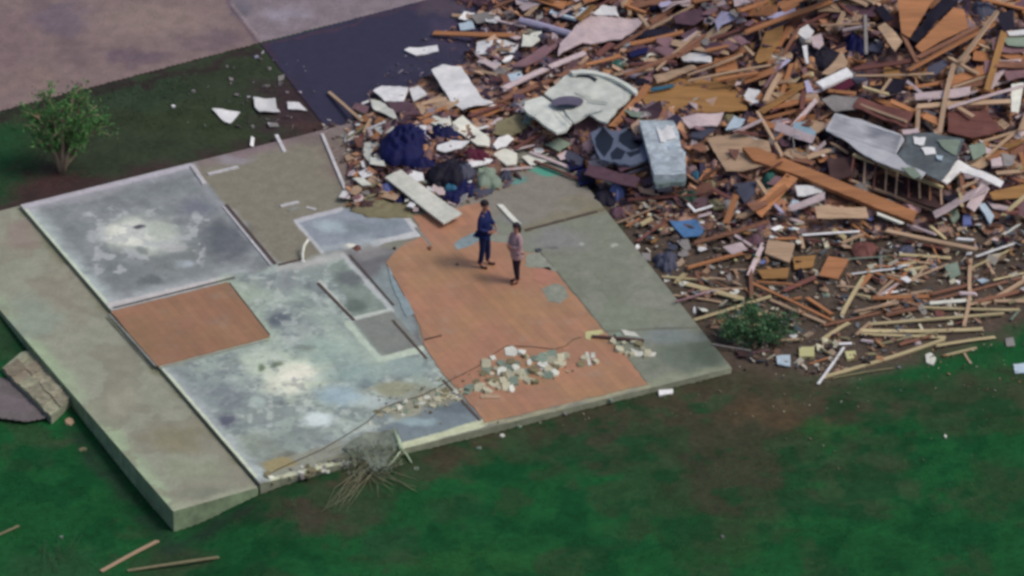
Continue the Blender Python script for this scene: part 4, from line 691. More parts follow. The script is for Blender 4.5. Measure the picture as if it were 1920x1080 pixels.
#  planks: a, b, width px, colour, label, name, lift, nick
PLK = [
 ((815, 62), (958, 66), 12, 'orange', 'orange beam lying level at the far right of the driveway', 'beam', .12, 'the orange driveway beam'),
 ((617, 173), (680, 228), 7, 'tan', 'slim tan stud leaning from the driveway to the clothes pile', 'plank', .08, 'the slim tan stud'),
 ((975, 38), (1075, 66), 15, 'lavender', 'long pale lavender roll lying at top centre', 'roll', .2, 'the lavender roll'),
 ((930, 38), (985, 50), 7, 'pinkish', 'pale pink stick at the left end of the lavender roll', 'plank', .14, None),
 ((945, 166), (1096, 100), 13, 'pinkish', 'long pale pink board above the cream shower unit', 'plank', .2, 'the long pink board'),
 ((935, 190), (1100, 122), 12, 'brown', 'brown plank parallel to and below the long pink board', 'plank', .16, None),
 ((1148, 238), (1214, 162), 14, 'orange', 'wide orange plank along the right side of the cream shower unit', 'plank', .22, None),
 ((1222, 168), (1264, 160), 8, 'tealblue', 'short teal blue strip on the large orange plywood', 'strip', .26, None),
 ((1290, 152), (1445, 122), 6, 'tan', 'long thin tan lath above the large orange plywood', 'plank', .34, 'the long thin lath'),
 ((1290, 140), (1392, 102), 6, 'tan', 'thin lath rising to the right towards the upright ochre panel', 'plank', .34, None),
 ((1300, 130), (1400, 95), 5, 'orange', 'orange lath parallel to and above the thin rising lath', 'plank', .3, None),
 ((1400, 60), (1560, 2), 13, 'orange', 'broad orange plank at the top edge over the lavender sheet', 'plank', .42, None),
 ((1330, 75), (1440, 40), 9, 'redbrown', 'reddish plank below the lavender siding scrap', 'plank', .3, None),
 ((1180, 0), (1215, 50), 8, 'tan', 'tan stud pointing down from the top edge right of the wall sheet', 'plank', .3, None),
 ((1150, 92), (1250, 30), 8, 'brown', 'brown stud climbing right of the wide pale wall sheet', 'plank', .25, None),
 ((1210, 58), (1300, 10), 7, 'tan', 'tan stud reaching the top edge above the long black strip', 'plank', .28, None),
 ((1185, 82), (1280, 60), 12, 'orange', 'orange plank between the black and navy strips', 'plank', .26, None),
 ((1455, 130), (1480, 112), 7, 'lavender', 'short lavender strut below the upright ochre panel', 'strut', .34, None),
 ((1435, 165), (1465, 118), 6, 'mauve', 'mauve strut slanting under the upright ochre panel', 'strut', .34, None),
 ((1540, 48), (1640, 44), 5, 'tan', 'thin level tan lath right of the bright white plastic', 'plank', .42, None),
 ((1622, 30), (1624, 100), 7, 'grey', 'upright grey post left of the tall orange plywood', 'post', .44, None),
 ((1870, 22), (1800, 116), 11, 'tan', 'tan stud falling left from near the top right corner', 'plank', .62, 'the tan corner stud'),
 ((1862, 46), (1702, 132), 12, 'orange', 'long orange stud crossing under the tan corner stud', 'plank', .55, 'the long orange stud'),
 ((1832, 52), (1722, 108), 9, 'brown', 'brown stud just above and parallel to the long orange stud', 'plank', .5, None),
 ((1780, 108), (1832, 138), 10, 'tan', 'short tan stud below the middle of the long orange stud', 'plank', .52, None),
 ((1790, 116), (1762, 250), 9, 'tan', 'long tan stud standing nearly upright beside the broken reddish panel', 'plank', .46, 'the nearly upright stud'),
 ((1922, 160), (1778, 202), 8, 'pinkish', 'pale stud from the right edge to the crossing of the studs', 'plank', .55, 'the pale edge stud'),
 ((1718, 200), (1912, 190), 11, 'tan', 'level tan stud under the pale edge stud', 'plank', .46, None),
 ((1776, 190), (1824, 218), 8, 'tan', 'short tan stud pointing down right from the crossing of the studs', 'plank', .52, None),
 ((1882, 62), (1850, 172), 13, 'ochre', 'upright ochre stud near the right edge below the corner', 'plank', .55, None),
 ((1690, 62), (1720, 118), 9, 'brown', 'brown stud under the foot of the tall orange plywood', 'plank', .48, None),
 ((1600, 130), (1720, 112), 9, 'redbrown', 'reddish stud right of the bright white box lid', 'plank', .4, None),
 ((1602, 142), (1750, 138), 5, 'tan', 'thin level lath right of the bright white box lid', 'plank', .44, None),
 ((1700, 152), (1745, 190), 7, 'pinkish', 'pale short stud crossing the black gap at right', 'plank', .46, None),
 ((1670, 148), (1650, 176), 6, 'tan', 'tan short stud left of the black gap at right', 'plank', .42, None),
 ((1420, 210), (1466, 292), 7, 'tan', 'thin tan stud pointing down to the head of the long orange beam', 'plank', .42, 'the thin pointing stud'),
 ((1432, 222), (1500, 205), 10, 'orange', 'orange plank right of the thin pointing stud', 'plank', .3, None),
 ((1612, 196), (1700, 228), 6, 'tan', 'light lath lying on the reddish brown panel', 'plank', .42, None),
 ((1720, 245), (1722, 205), 8, 'tan', 'upright tan post behind the weathered roof sheet', 'post', .4, None),
 ((1558, 268), (1590, 286), 8, 'tan', 'tan strut under the left end of the roof sheet', 'strut', .3, None),
 ((1645, 401), (1691, 419), 8, 'cream', 'bright cream stick along the lower edge of the long orange beam', 'stick', .28, 'the bright cream stick'),
 ((1660, 432), (1832, 468), 9, 'tan', 'long pale tan stud below the right end of the orange beam', 'plank', .14, 'the long pale tan stud'),
 ((1700, 420), (1755, 440), 8, 'pinkish', 'pale pink stick right of the bright cream stick', 'stick', .16, None),
 ((1745, 425), (1772, 448), 7, 'pale', 'short pale yellow stick above the long pale tan stud', 'stick', .16, None),
 ((1795, 448), (1825, 450), 7, 'white', 'short off-white stick above the end of the long pale tan stud', 'stick', .12, None),
 ((1820, 486), (1818, 545), 7, 'tan', 'tan stud pointing straight down at lower right', 'plank', .08, 'the straight-down stud'),
 ((1830, 481), (1906, 455), 6, 'white', 'whitish lath rising right from the top of the straight-down stud', 'plank', .08, None),
 ((1880, 440), (1912, 420), 6, 'cream', 'short cream lath near the right edge', 'plank', .1, None),
 ((1505, 441), (1612, 434), 5, 'white', 'thin off-white lath right of the tan square board', 'plank', .12, None),
 ((1585, 486), (1662, 481), 5, 'greengrey', 'thin greenish lath above the orange plywood offcut, right side', 'plank', .08, None),
 ((1595, 514), (1676, 504), 5, 'white', 'thin whitish lath right of the orange plywood offcut', 'plank', .06, None),
 ((1690, 499), (1730, 492), 5, 'white', 'short whitish lath left of the round grey-green scrap', 'plank', .05, None),
 ((1570, 536), (1640, 543), 5, 'tan', 'thin tan lath below the orange plywood offcut', 'plank', .06, None),
 ((1645, 553), (1676, 524), 6, 'tan', 'short tan stick making a V with another at lower right', 'stick', .06, None),
 ((1648, 552), (1702, 544), 4, 'white', 'white stick making a V with a tan one at lower right', 'stick', .04, None),
 ((1545, 610), (1925, 518), 6, 'brown', 'very long thin brown pole reaching the right edge', 'pole', .05, 'the long brown pole'),
 ((1728, 576), (1914, 581), 7, 'pale', 'upper of three long pale yellow studs on the lawn at right', 'plank', .07, 'the upper yellow stud'),
 ((1632, 608), (1882, 588), 7, 'pale', 'middle long pale yellow stud, slanting under the upper one', 'plank', .06, 'the middle yellow stud'),
 ((1610, 620), (1843, 617), 8, 'pale', 'lower long pale yellow stud of the three on the lawn at right', 'plank', .06, 'the lower yellow stud'),
 ((1548, 706), (1772, 636), 8, 'pale', 'long pale yellow stud along the lawn edge, lowest on the right', 'plank', .05, 'the lowest yellow stud'),
 ((1562, 709), (1675, 690), 4, 'olive', 'thin olive lath under the lowest yellow stud', 'plank', .03, None),
 ((1640, 648), (1760, 622), 5, 'olive', 'thin olive lath between the lower and lowest yellow studs', 'plank', .04, None),
 ((1808, 610), (1820, 545), 7, 'tan', 'tan stud crossing all three pale yellow studs', 'plank', .09, None),
 ((1800, 550), (1830, 551), 9, 'pinkish', 'short thick pale stick where the tan stud meets the brown pole', 'stick', .12, None),
 ((1895, 600), (1912, 580), 5, 'greengrey', 'hooked end stick at the right tip of the upper yellow stud', 'stick', .04, None),
 ((1605, 628), (1632, 604), 6, 'tan', 'short tan stick closing the left ends of the yellow studs', 'stick', .06, None),
 ((1570, 645), (1597, 644), 6, 'white', 'short whitish stick left of the yellow studs', 'stick', .04, None),
 ((1614, 638), (1636, 641), 8, 'pinkish', 'short pale block just under the left end of the lower yellow stud', 'stick', .04, None),
 ((1534, 720), (1582, 652), 5, 'white', 'whitish stick standing out at the left end of the lowest yellow stud', 'stick', .06, None),
 ((1808, 662), (1820, 682), 4, 'tan', 'little tan stick alone on the lawn at right', 'stick', .02, None),
 ((1290, 502), (1392, 474), 8, 'orange', 'orange-tan stud running from the dark bag to the tan square board', 'plank', .1, None),
 ((1302, 600), (1444, 556), 6, 'pale', 'long thin pale stud above the green shrub', 'plank', .08, 'the thin pale stud above the shrub'),
 ((1406, 500), (1409, 560), 7, 'brown', 'brown stud pointing straight down above the green shrub', 'plank', .1, None),
 ((1408, 530), (1562, 602), 6, 'orange', 'long orange lath slanting down right above the shrub', 'plank', .1, None),
 ((1445, 562), (1548, 606), 6, 'tan', 'tan lath parallel to and below the long orange lath', 'plank', .07, None),
 ((1470, 545), (1530, 520), 9, 'redbrown', 'reddish stud crossing under the black bucket', 'plank', .1, None),
 ((1418, 528), (1500, 535), 8, 'orange', 'orange stud right below the flat ochre board', 'plank', .1, None),
 ((1515, 560), (1560, 590), 10, 'orange', 'broad orange board end right of the crossing laths', 'plank', .08, None),
 ((1300, 455), (1440, 415), 9, 'brown', 'brown stud right of the blue plastic sheet', 'plank', .12, 'the brown stud by the blue sheet'),
 ((1180, 374), (1330, 362), 10, 'redbrown', 'reddish brown stud below the pale blue appliance', 'plank', .14, None),
 ((1410, 390), (1445, 362), 5, 'ochre', 'thin ochre stick right of the slate grey sheet', 'stick', .18, None),
 ((1436, 368), (1470, 402), 8, 'lavender', 'pale lavender stick leaning right of the slate grey sheet', 'stick', .2, None),
 ((1288, 380), (1303, 396), 5, 'white', 'short white stick forming the left arm of a V on dark green cloth', 'stick', .15, None),
 ((1303, 396), (1336, 386), 5, 'white', 'white stick forming the right arm of a V on dark green cloth', 'stick', .15, None),
 ((995, 286), (1080, 320), 8, 'pinkish', 'pale stick running along the edge of the slab by the black bins', 'stick', .14, None),
 ((1002, 302), (1092, 338), 7, 'redbrown', 'reddish lath just below the pale stick at the slab edge', 'plank', .08, None),
 ((1115, 325), (1148, 345), 7, 'cream', 'short cream stick right of the black bins', 'stick', .2, None),
 ((1165, 330), (1210, 315), 6, 'slate', 'slate strut in front of the pale blue appliance', 'strut', .2, None),
 ((938, 385), (972, 421), 10, 'cream', 'short cream board lying on bare slab between the two people', 'board', .02, 'the cream board between the people'),
 ((1112, 631), (1207, 639), 7, 'darkbrown', 'long black stick lying among plaster at the right of the tiles', 'stick', .04, 'the black stick'),
 ((796, 637), (828, 629), 3, 'darkbrown', 'thin dark twig lying on the left edge of the big tile floor', 'twig', .02, None),
 ((188, 1072), (296, 1014), 7, 'tan', 'tan stick on the grass at the bottom left, upper one', 'stick', .03, 'the tan stick'),
 ((240, 1070), (409, 1045), 6, 'olive', 'olive stick on the grass at the bottom left, almost level', 'stick', .03, None),
 ((-10, 1006), (35, 986), 5, 'olive', 'short pale stick cut by the left edge on the lower grass', 'stick', .03, None),
 ((472, 274), (474, 258), 7, 'white', 'short white peg standing at the top edge of the slab', 'stick', .04, None),
 ((790, 196), (848, 184), 9, 'tan', 'tan stud at the left foot of the large pale drywall panel', 'plank', .14, None),
 ((786, 222), (845, 196), 9, 'orange', 'orange stud below the left foot of the large pale drywall panel', 'plank', .14, None),
 ((790, 232), (812, 226), 14, 'orange', 'short thick orange block above the second navy heap', 'block', .12, None),
 ((880, 218), (945, 196), 7, 'redbrown', 'reddish lath right of the slant-ended cream board', 'plank', .16, None),
 ((900, 196), (940, 200), 5, 'white', 'thin white lath at the right foot of the drywall panel', 'plank', .16, None),
 ((690, 240), (700, 262), 8, 'pinkish', 'short pale block at the left corner of the clothes pile', 'block', .08, None),
 ((660, 380), (720, 358), 5, 'olive', 'olive slat on the carpet scraps left of the cream door', 'plank', .04, None),
 ((1100, 660), (1106, 685), 6, 'cream', 'small cream stick standing apart on the orange tiles', 'stick', .02, None),
]
GP = {'stick': 'sticks and laths lying about', 'strut': 'sticks and laths lying about', 'twig': 'sticks and laths lying about', 'pole': 'sticks and laths lying about'}
for a, b, wd, c, lab, nm, lift, nick in PLK:
    plank(a, b, wd, c, lab, cat=nm, name=nm, la=lift, lb=lift, nick=nick, tube=(nm in ('roll', 'twig')), group=GP.get(nm))
#  heaps of cloth, bags
HP = [
 (766, 272, 50, 34, 'navy', 'large navy blue heap of clothes at the centre of the pile', 'clothing', 'clothing_heap', .42, 'the large navy clothes heap'),
 (832, 254, 28, 18, 'navy', 'smaller navy blue garment right of the large navy heap', 'clothing', 'clothing_heap', .22, 'the smaller navy garment'),
 (846, 318, 36, 28, 'black', 'near-black garment between the cream door and the maroon cloth', 'clothing', 'clothing_heap', .2, 'the near-black garment'),
 (852, 342, 22, 14, 'tealblue', 'teal blue garment just right of the cream door', 'clothing', 'clothing_heap', .2, None),
 (850, 368, 22, 12, 'navy', 'navy garment at the lower right side of the cream door', 'clothing', 'clothing_heap', .14, None),
 (873, 322, 20, 18, 'slate', 'blue-grey garment under the maroon cloth', 'clothing', 'clothing_heap', .2, None),
 (912, 332, 26, 20, 'greengrey', 'grey-green garment at the right end of the clothes pile', 'clothing', 'clothing_heap', .22, 'the grey-green garment'),
 (890, 294, 26, 12, 'maroon', 'maroon cloth at the top of the clothes pile', 'clothing', 'clothing_heap', .2, 'the maroon cloth'),
 (790, 305, 30, 12, 'navy', 'flat navy garment spilling below the large navy heap', 'clothing', 'clothing_heap', .16, None),
 (820, 330, 22, 20, 'black', 'black garment touching the upper edge of the cream door', 'clothing', 'clothing_heap', .2, None),
 (868, 352, 24, 14, 'navy', 'navy garment at the centre foot of the clothes pile', 'clothing', 'clothing_heap', .16, None),
 (900, 360, 26, 8, 'slate', 'flat dark garment at the lower right foot of the clothes pile', 'clothing', 'clothing_heap', .08, None),
 (728, 352, 14, 10, 'periwinkle', 'small grey-blue garment under the left side of the cream door', 'clothing', 'clothing_heap', .12, None),
 (745, 374, 16, 8, 'navy', 'small navy garment below the left side of the cream door', 'clothing', 'clothing_heap', .1, None),
 (690, 385, 22, 9, 'darkbrown', 'dark brown garment on the carpet scraps at the left of the pile', 'clothing', 'clothing_heap', .1, None),
 (700, 358, 16, 8, 'darkbrown', 'small dark brown rag above the dark brown garment', 'rag', 'rag', .1, None),
 (715, 392, 60, 16, 'olive', 'olive carpet scraps spread at the front left of the pile', 'carpet', 'carpet_heap', .07, 'the olive carpet scraps'),
 (948, 330, 12, 14, 'slate', 'dark slate rag right of the grey-green garment', 'rag', 'rag', .15, None),
 (1160, 358, 15, 12, 'periwinkle', 'round periwinkle blue bundle at the slab edge below the window frame', 'bundle', 'bundle', .24, 'the periwinkle bundle'),
 (1135, 372, 26, 16, 'black', 'black garment left of the periwinkle bundle', 'clothing', 'clothing_heap', .16, None),
 (1160, 398, 16, 10, 'plum', 'dull purple rag by the slab corner joint', 'rag', 'rag', .12, None),
 (1292, 372, 36, 13, 'darkgreen', 'dark green tarpaulin below the pale blue appliance', 'tarpaulin', 'tarpaulin', .16, 'the dark green tarpaulin'),
 (1306, 332, 12, 9, 'tealblue', 'small teal blue rag at the lower right foot of the appliance', 'rag', 'rag', .18, None),
 (1303, 197, 16, 6, 'lime', 'bright lime green bag on the edge of the large orange plywood', 'bag', 'bag', .16, None),
 (1530, 108, 52, 22, 'black', 'large black cloth heap in the top tangle', 'cloth', 'cloth_heap', .25, 'the large black cloth'),
 (1604, 85, 24, 34, 'navy', 'navy cloth heap right of the large black cloth', 'cloth', 'cloth_heap', .25, 'the navy cloth'),
 (1500, 268, 18, 12, 'black', 'black bag below the pale blue chair seat', 'bag', 'bag', .18, None),
 (1572, 256, 38, 8, 'black', 'flat black cloth under the left part of the roof sheet', 'cloth', 'cloth_heap', .1, None),
 (1442, 342, 15, 18, 'teal', 'dark teal green ball-like bundle left of the long orange beam', 'bundle', 'bundle', .26, 'the teal bundle'),
 (1250, 492, 24, 18, 'slate', 'dark slate rubbish bag beside the right edge of the slab', 'bag', 'rubbish_bag', .26, 'the dark slate bag'),
 (1500, 518, 8, 10, 'black', 'small black bucket-like bundle below the tan square board', 'bucket', 'bucket', .2, None),
 (1700, 468, 16, 9, 'slate', 'slate rag above the V-shaped sticks', 'rag', 'rag', .1, None),
 (1420, 425, 18, 9, 'plum', 'dull purple rag right of the white V-shaped sticks', 'rag', 'rag', .1, None),
 (1545, 400, 22, 12, 'maroon', 'dark red rag below the off-white scrap', 'rag', 'rag', .1, None),
 (1515, 400, 12, 18, 'redbrown', 'reddish rag left of the dark red one', 'rag', 'rag', .14, None),
 (1620, 470, 26, 16, 'redbrown', 'reddish brown insulation heap below the bright cream stick', 'insulation', 'insulation_heap', .14, None),
 (1415, 450, 16, 9, 'plum', 'dull purple bag at the left side of the tan square board', 'bag', 'bag', .12, None),
 (1220, 12, 20, 12, 'periwinkle', 'periwinkle garment at the top edge left of the tan stud', 'clothing', 'clothing_heap', .2, None),
 (1060, 30, 14, 8, 'slate', 'slate rag inside the white window frame at top centre', 'rag', 'rag', .08, None),
 (1155, 125, 22, 12, 'teal', 'dark teal cloth behind the top of the cream shower unit', 'cloth', 'cloth_heap', .16, None),
 (1820, 258, 16, 12, 'orange', 'orange-brown rag right of the weathered roof sheet', 'rag', 'rag', .14, None),
 (1870, 190, 18, 14, 'slate', 'slate garment right of the crossing studs', 'clothing', 'clothing_heap', .2, None),
 (1490, 385, 14, 12, 'paleblue', 'pale blue rag right of the pale lavender stick', 'rag', 'rag', .14, None),
 (1840, 20, 30, 14, 'slate', 'slate grey cloth behind the tan corner stud', 'cloth', 'cloth_heap', .2, None),
 (900, 0, 50, 14, 'plum', 'dull purple leaf litter heap at the top edge left of the pink square', 'heap', 'litter_heap', .15, None),
]
for cx, cy, rx, ry, c, lab, cat, nm, h, nick in HP: heap(cx, cy, rx, ry, c, lab, cat, nm, h, nick=nick, lift=.02)
# ---------------------------------------------------------------- composite wreck items
def frame_piece(pts, wpx, colr, lift, label, pane=None):
    """window frame: bars along the outline with a dark pane"""
    W = [P(a, b, lift) for a, b in pts]; c = sum(W, Vector()) / 4
    zc = [w_.z for w_ in W]; r = empty('window_frame', c, label, 'window frame'); n = len(W)
    for i in range(n):
        a, b_ = W[i], W[(i + 1) % n]; d = b_ - a; L = d.length; up = Vector((0, 0, 1)); sdv = d.cross(up).normalized() * wpx / 160
        d1 = d.normalized() * wpx / 160 * (1 if i % 2 == 0 else -1)
        vs = [a - d1 - sdv, b_ + d1 - sdv, b_ + d1 + sdv, a - d1 + sdv]; vs = [v - Vector((0, 0, .03)) for v in vs] + [v + Vector((0, 0, .03 + .002 * i)) for v in vs]
        o = link('frame_bar', mesh_from('frame_bar', [v - c for v in vs], [(3, 2, 1, 0), (4, 5, 6, 7), (0, 1, 5, 4), (1, 2, 6, 5), (2, 3, 7, 6), (3, 0, 4, 7)]), r, pm(colr))
    if pane: link('pane', mesh_from('pane', [v - c - Vector((0, 0, .01)) for v in W], [tuple(range(n))]), r, mat('m_dark_glass', PAL[pane][0], .2, 'plain', .1, 3, 0, spec=.5))
    return r
frame_piece([(1034, 24), (1045, 6), (1098, 19), (1078, 36)], 7, 'paleblue', .24, 'white window frame with dark pane lying at the top centre of the wreck', 'slate')
# steel-grey crate or frame with black openings beside the appliance
r = empty('window_unit', P(1160, 285, .3), 'steel grey window unit with black panes left of the pale blue appliance', 'window'); rc = r.location.copy()
LAND.append(('the grey window unit', 1160, 285))
def flat(name, pts, lift, th, m, parent, c, zfix=None, wr=0):
    z0 = zfix if zfix is not None else sum(P(a, b, lift).z for a, b in pts) / len(pts)
    w_ = [ray(a, b, z0) for a, b in pts]; ar = sum(w_[i][0] * w_[(i + 1) % len(w_)][1] - w_[(i + 1) % len(w_)][0] * w_[i][1] for i in range(len(w_)))
    if ar < 0: w_ = w_[::-1]
    n = len(w_); vs = [(x - c[0], y - c[1], z0 - th - c[2]) for x, y in w_] + [(x - c[0], y - c[1], z0 - c[2]) for x, y in w_]
    if wr:
        me = mesh_from(name, vs, [list(range(n))[::-1], list(range(n, 2 * n))] + [[i, (i + 1) % n, n + (i + 1) % n, n + i] for i in range(n)]); bm = bmesh.new(); bm.from_mesh(me); wrinkle(bm, wr, pts[0][0], 4); bm.to_mesh(me); bm.free(); return link(name, me, parent, m)
    return link(name, mesh_from(name, vs, [list(range(n))[::-1], list(range(n, 2 * n))] + [[i, (i + 1) % n, n + (i + 1) % n, n + i] for i in range(n)]), parent, m)
zf = P(1160, 285, .36).z
msteel = mat('m_steel_grey', (84, 92, 110), .5, 'plain', .2, 6, .1); mblk = mat('m_pane_black', (12, 20, 36), .5, 'plain', .1, 4, 0, spec=.5)
flat('frame', rough([(1109, 250), (1126, 233), (1150, 246), (1166, 236), (1206, 224), (1212, 300), (1180, 310), (1142, 302), (1124, 300)], 9, 2.4), .2, .07, msteel, r, rc, zf)
for pts in ([(1116, 258), (1131, 238), (1151, 260), (1146, 276), (1133, 294), (1118, 274)], [(1162, 252), (1196, 232), (1203, 256), (1200, 276), (1184, 281), (1160, 264)], [(1145, 287), (1157, 275), (1173, 284), (1165, 298), (1147, 298)], [(1174, 286), (1200, 280), (1200, 286), (1182, 294)]):
    flat('pane', pts, .2, .02, mblk, r, rc, zf + .012)
# black bins at slab edge
for i, (px, lab) in enumerate((([(1063, 294), (1088, 290), (1093, 310), (1070, 317)], 'upper of two black plastic bins at the slab edge'), ([(1083, 320), (1112, 314), (1116, 338), (1088, 344)], 'lower of two black plastic bins at the slab edge'))):
    c = P(sum(p[0] for p in px) / 4, sum(p[1] for p in px) / 4, .12); r = empty('plastic_bin', c, lab, 'bin', 'black plastic bins')
    z = c.z + .08; flat('body', px, 0, .26, pm('black'), r, c, z)
    cx, cy = sum(p[0] for p in px) / 4, sum(p[1] for p in px) / 4
    flat('rim', [(cx + (a - cx) * 1.08, cy + (b_ - cy) * 1.08) for a, b_ in px], 0, .03, pm('navy'), r, c, z + .006); flat('lid', [(cx + (a - cx) * .8, cy + (b_ - cy) * .8) for a, b_ in px], 0, .02, pm('black'), r, c, z + .012)
# pale blue appliance (dented cabinet on its side)
ca = P(1240, 285, .1); r = empty('appliance', ca, 'pale blue-white dented appliance cabinet standing in the wreckage', 'appliance'); LAND.append(('the pale blue appliance', 1240, 285))
zt = ca.z + .32
mapp = mat('m_appliance', (168, 180, 188), .6, 'plain', .4, 5, .5, spec=.5); mapp2 = mat('m_appliance_side', (126, 142, 156), .5, 'plain', .2, 4, .2)
flat('upper_cabinet', rough([(1198, 232), (1222, 229), (1262, 228), (1272, 252), (1277, 279), (1214, 284)], 14, .8), 0, .2, mapp, r, ca, zt, .045)
flat('lower_cabinet', rough([(1215, 286), (1277, 281), (1286, 286), (1286, 329), (1226, 333)], 14, .6), 0, .2, mapp, r, ca, zt - .03, .045)
flat('door_panel', rough([(1222, 291), (1280, 287), (1281, 322), (1229, 326)], 12, 1.5), 0, .05, mapp, r, ca, zt + .02, .02)
flat('torn_lining', rough([(1232, 240), (1262, 238), (1266, 262), (1238, 268)], 7, 2.5), 0, .04, pm('white'), r, ca, zt + .05, .03)
flat('control_strip', [(1250, 272), (1274, 270), (1276, 277), (1254, 280)], 0, .02, mapp2, r, ca, zt + .01)
flat('vent', [(1200, 235), (1214, 234), (1216, 240), (1203, 242)], 0, .02, mapp2, r, ca, zt + .012)
flat('base_plate', rough([(1224, 334), (1288, 331), (1286, 340), (1230, 345)], 7, 1.5), 0, .12, mat('m_base_plate', (98, 112, 112), .6, 'plain', .2, 6, .2), r, ca, zt - .14)
# cream shower unit
cs = P(1095, 190, .12); r = empty('shower_unit', cs, 'large cream moulded shower unit with a grey oval opening, lying on its back', 'shower unit'); LAND.append(('the cream shower unit', 1095, 190))
zs = cs.z + .22; mcr = mat('m_fibreglass', (188, 192, 184), .7, 'plain', .2, 4, .3, spec=.45); mgr = mat('m_oval_grey', (92, 86, 104), .6, 'plain', .2, 5, .2)
flat('wall_shell', rough([(1022, 179), (1048, 155), (1070, 138), (1090, 130), (1112, 134), (1150, 148), (1194, 168), (1172, 196), (1158, 208), (1140, 232), (1122, 228), (1105, 216), (1076, 233), (1058, 206), (1035, 190)], 10, 2.0), 0, .05, mcr, r, cs, zs, .03)
flat('tray', rough([(985, 190), (1018, 182), (1033, 192), (1056, 208), (1073, 234), (1062, 246), (1044, 252), (1026, 238), (1000, 222), (982, 206)], 12, .8), 0, .06, mcr, r, cs, zs - .06, .03)
def arc(a, b, bulge, n=10):
    out = []
    for i in range(n + 1):
        q = i / n; dx, dy = b[0] - a[0], b[1] - a[1]; L = math.hypot(dx, dy); k = 4 * q * (1 - q) * bulge; out.append((a[0] + dx * q + dy / L * k, a[1] + dy * q - dx / L * k))
    return out
zs += .095
up = arc((1068, 132), (1196, 170), 14); lo_ = arc((1074, 138), (1192, 176), 14)
flat('rim', up + lo_[::-1], 0, .08, mcr, r, cs, zs + .05)
sl_ = arc((1078, 137), (1120, 148), 3, 6) + arc((1082, 141), (1116, 152), 3, 6)[::-1]
flat('slot', sl_, 0, .02, mblk, r, cs, zs + .004)
flat('opening', [(1064 + 30 * math.cos(t) + 2 * math.sin(t), 191 + 11 * math.sin(t) - 2 * math.cos(t)) for t in np.linspace(0, math.tau, 22, endpoint=False)], 0, .01, mgr, r, cs, zs + .006)
flat('opening_shade', [(1062 + 20 * math.cos(t), 199 + 3.5 * math.sin(t)) for t in np.linspace(0, math.tau, 16, endpoint=False)], 0, .004, mblk, r, cs, zs + .011)['label'] = 'painted shade along the lower edge of the oval opening'  # black sliver paints the shade inside the opening
msm = mat('m_seam', (146, 152, 146), .7, 'plain', .2, 6, .1)
for a, b in (((1078, 172), (1108, 182)), ((1046, 208), (1070, 232)), ((1096, 214), (1130, 206)), ((1104, 186), (1140, 192))):
    flat('seam', [a, b, (b[0], b[1] + 2), (a[0], a[1] + 2)], 0, .004, msm, r, cs, zs + .007)
for q in ((974, 208), (987, 224), (1003, 218)):
    flat('drain_hole', [(q[0] + 3 * math.cos(t), q[1] + 3 * math.sin(t)) for t in np.linspace(0, math.tau, 10, endpoint=False)], 0, .004, mblk, r, cs, zs - .10)
# chair lying in the wreck: pale blue seat with dark legs
cc = P(1506, 245, .2); r = empty('chair', cc, 'pale blue chair seat with thin bent grey legs above the black bag', 'chair')
flat('seat', rough([(1484, 242), (1490, 230), (1508, 228), (1530, 248), (1520, 262), (1490, 255)], 8, .8), 0, .06, mat('m_chair', (128, 152, 166), .5, 'plain', .1, 4, .1), r, cc, cc.z + .2)
for a, b in (((1486, 252), (1490, 284)), ((1520, 260), (1512, 290)), ((1490, 284), (1512, 290)), ((1484, 242), (1480, 262))):
    pa, pb = P(a[0], a[1], .34) - cc, P(b[0], b[1], .3) - cc; vs, fs = tube_mesh('leg', [pa, pb], .018, None); link('leg', mesh_from('leg', vs, fs, True), r, pm('grey'))
# roof section: pale metal sheet, weathered sheet, with open framing under it
cr = P(1680, 285, .45); r = empty('roof_section', cr, 'long pale striped metal roof section with a weathered dark half, above open framing', 'roof section'); LAND.append(('the pale roof section', 1680, 280))
zr = cr.z + .12
def ribbed():
    m = mat('m_roof_metal', (158, 159, 163), .45, 'plain', .14, 4, .1, spec=.5); return m
flat('metal_sheet', rough([(1565, 214), (1612, 226), (1690, 252), (1696, 264), (1680, 290), (1700, 310), (1736, 326), (1726, 336), (1640, 302), (1618, 290), (1580, 262), (1548, 246)], 14, .6), 0, .03, ribbed(), r, cr, zr, .02)
flat('weathered_sheet', rough([(1698, 252), (1750, 250), (1808, 264), (1792, 302), (1764, 342), (1738, 328), (1700, 308), (1684, 290), (1698, 266)], 10, .8), 0, .03, mat('m_roof_weathered', (88, 96, 100), .8, 'plain', .35, 5, .3), r, cr, zr - .004, .02)
for i in range(9):
    q = i / 8; a = (1566 + 14 * 0 - 16 * q, 216 + 28 * q); b = (1690 - 10 * q, 254 + 32 * q); flat('rib', [a, b, (b[0] - .6, b[1] + 1.6), (a[0] - .6, a[1] + 1.6)], 0, .012, mat('m_roof_rib', (148, 150, 156), .45, 'plain', .1, 4, .1), r, cr, zr + .045)
for px, c in (([(1712, 256), (1736, 258), (1732, 272), (1714, 270)], 'white'), ([(1728, 276), (1752, 276), (1756, 288), (1734, 290)], 'white'), ([(1756, 262), (1802, 262), (1792, 292), (1770, 280)], 'greengrey'), ([(1690, 314), (1712, 312), (1728, 330), (1712, 334)], 'greengrey'), ([(1756, 290), (1768, 292), (1766, 300), (1756, 298)], 'paleblue'), ([(1690, 244), (1722, 240), (1724, 248), (1692, 252)], 'pinkish')):
    flat('paint_patch', rough(px, 6, 1.4), 0, .02, pm(c), r, cr, zr + .06)
r = empty('wall_frame', P(1680, 335, .25), 'open stud wall frame of pale timber under the roof section, with dark gaps', 'wall frame'); cw = r.location.copy(); LAND.append(('the open stud wall frame', 1680, 340))
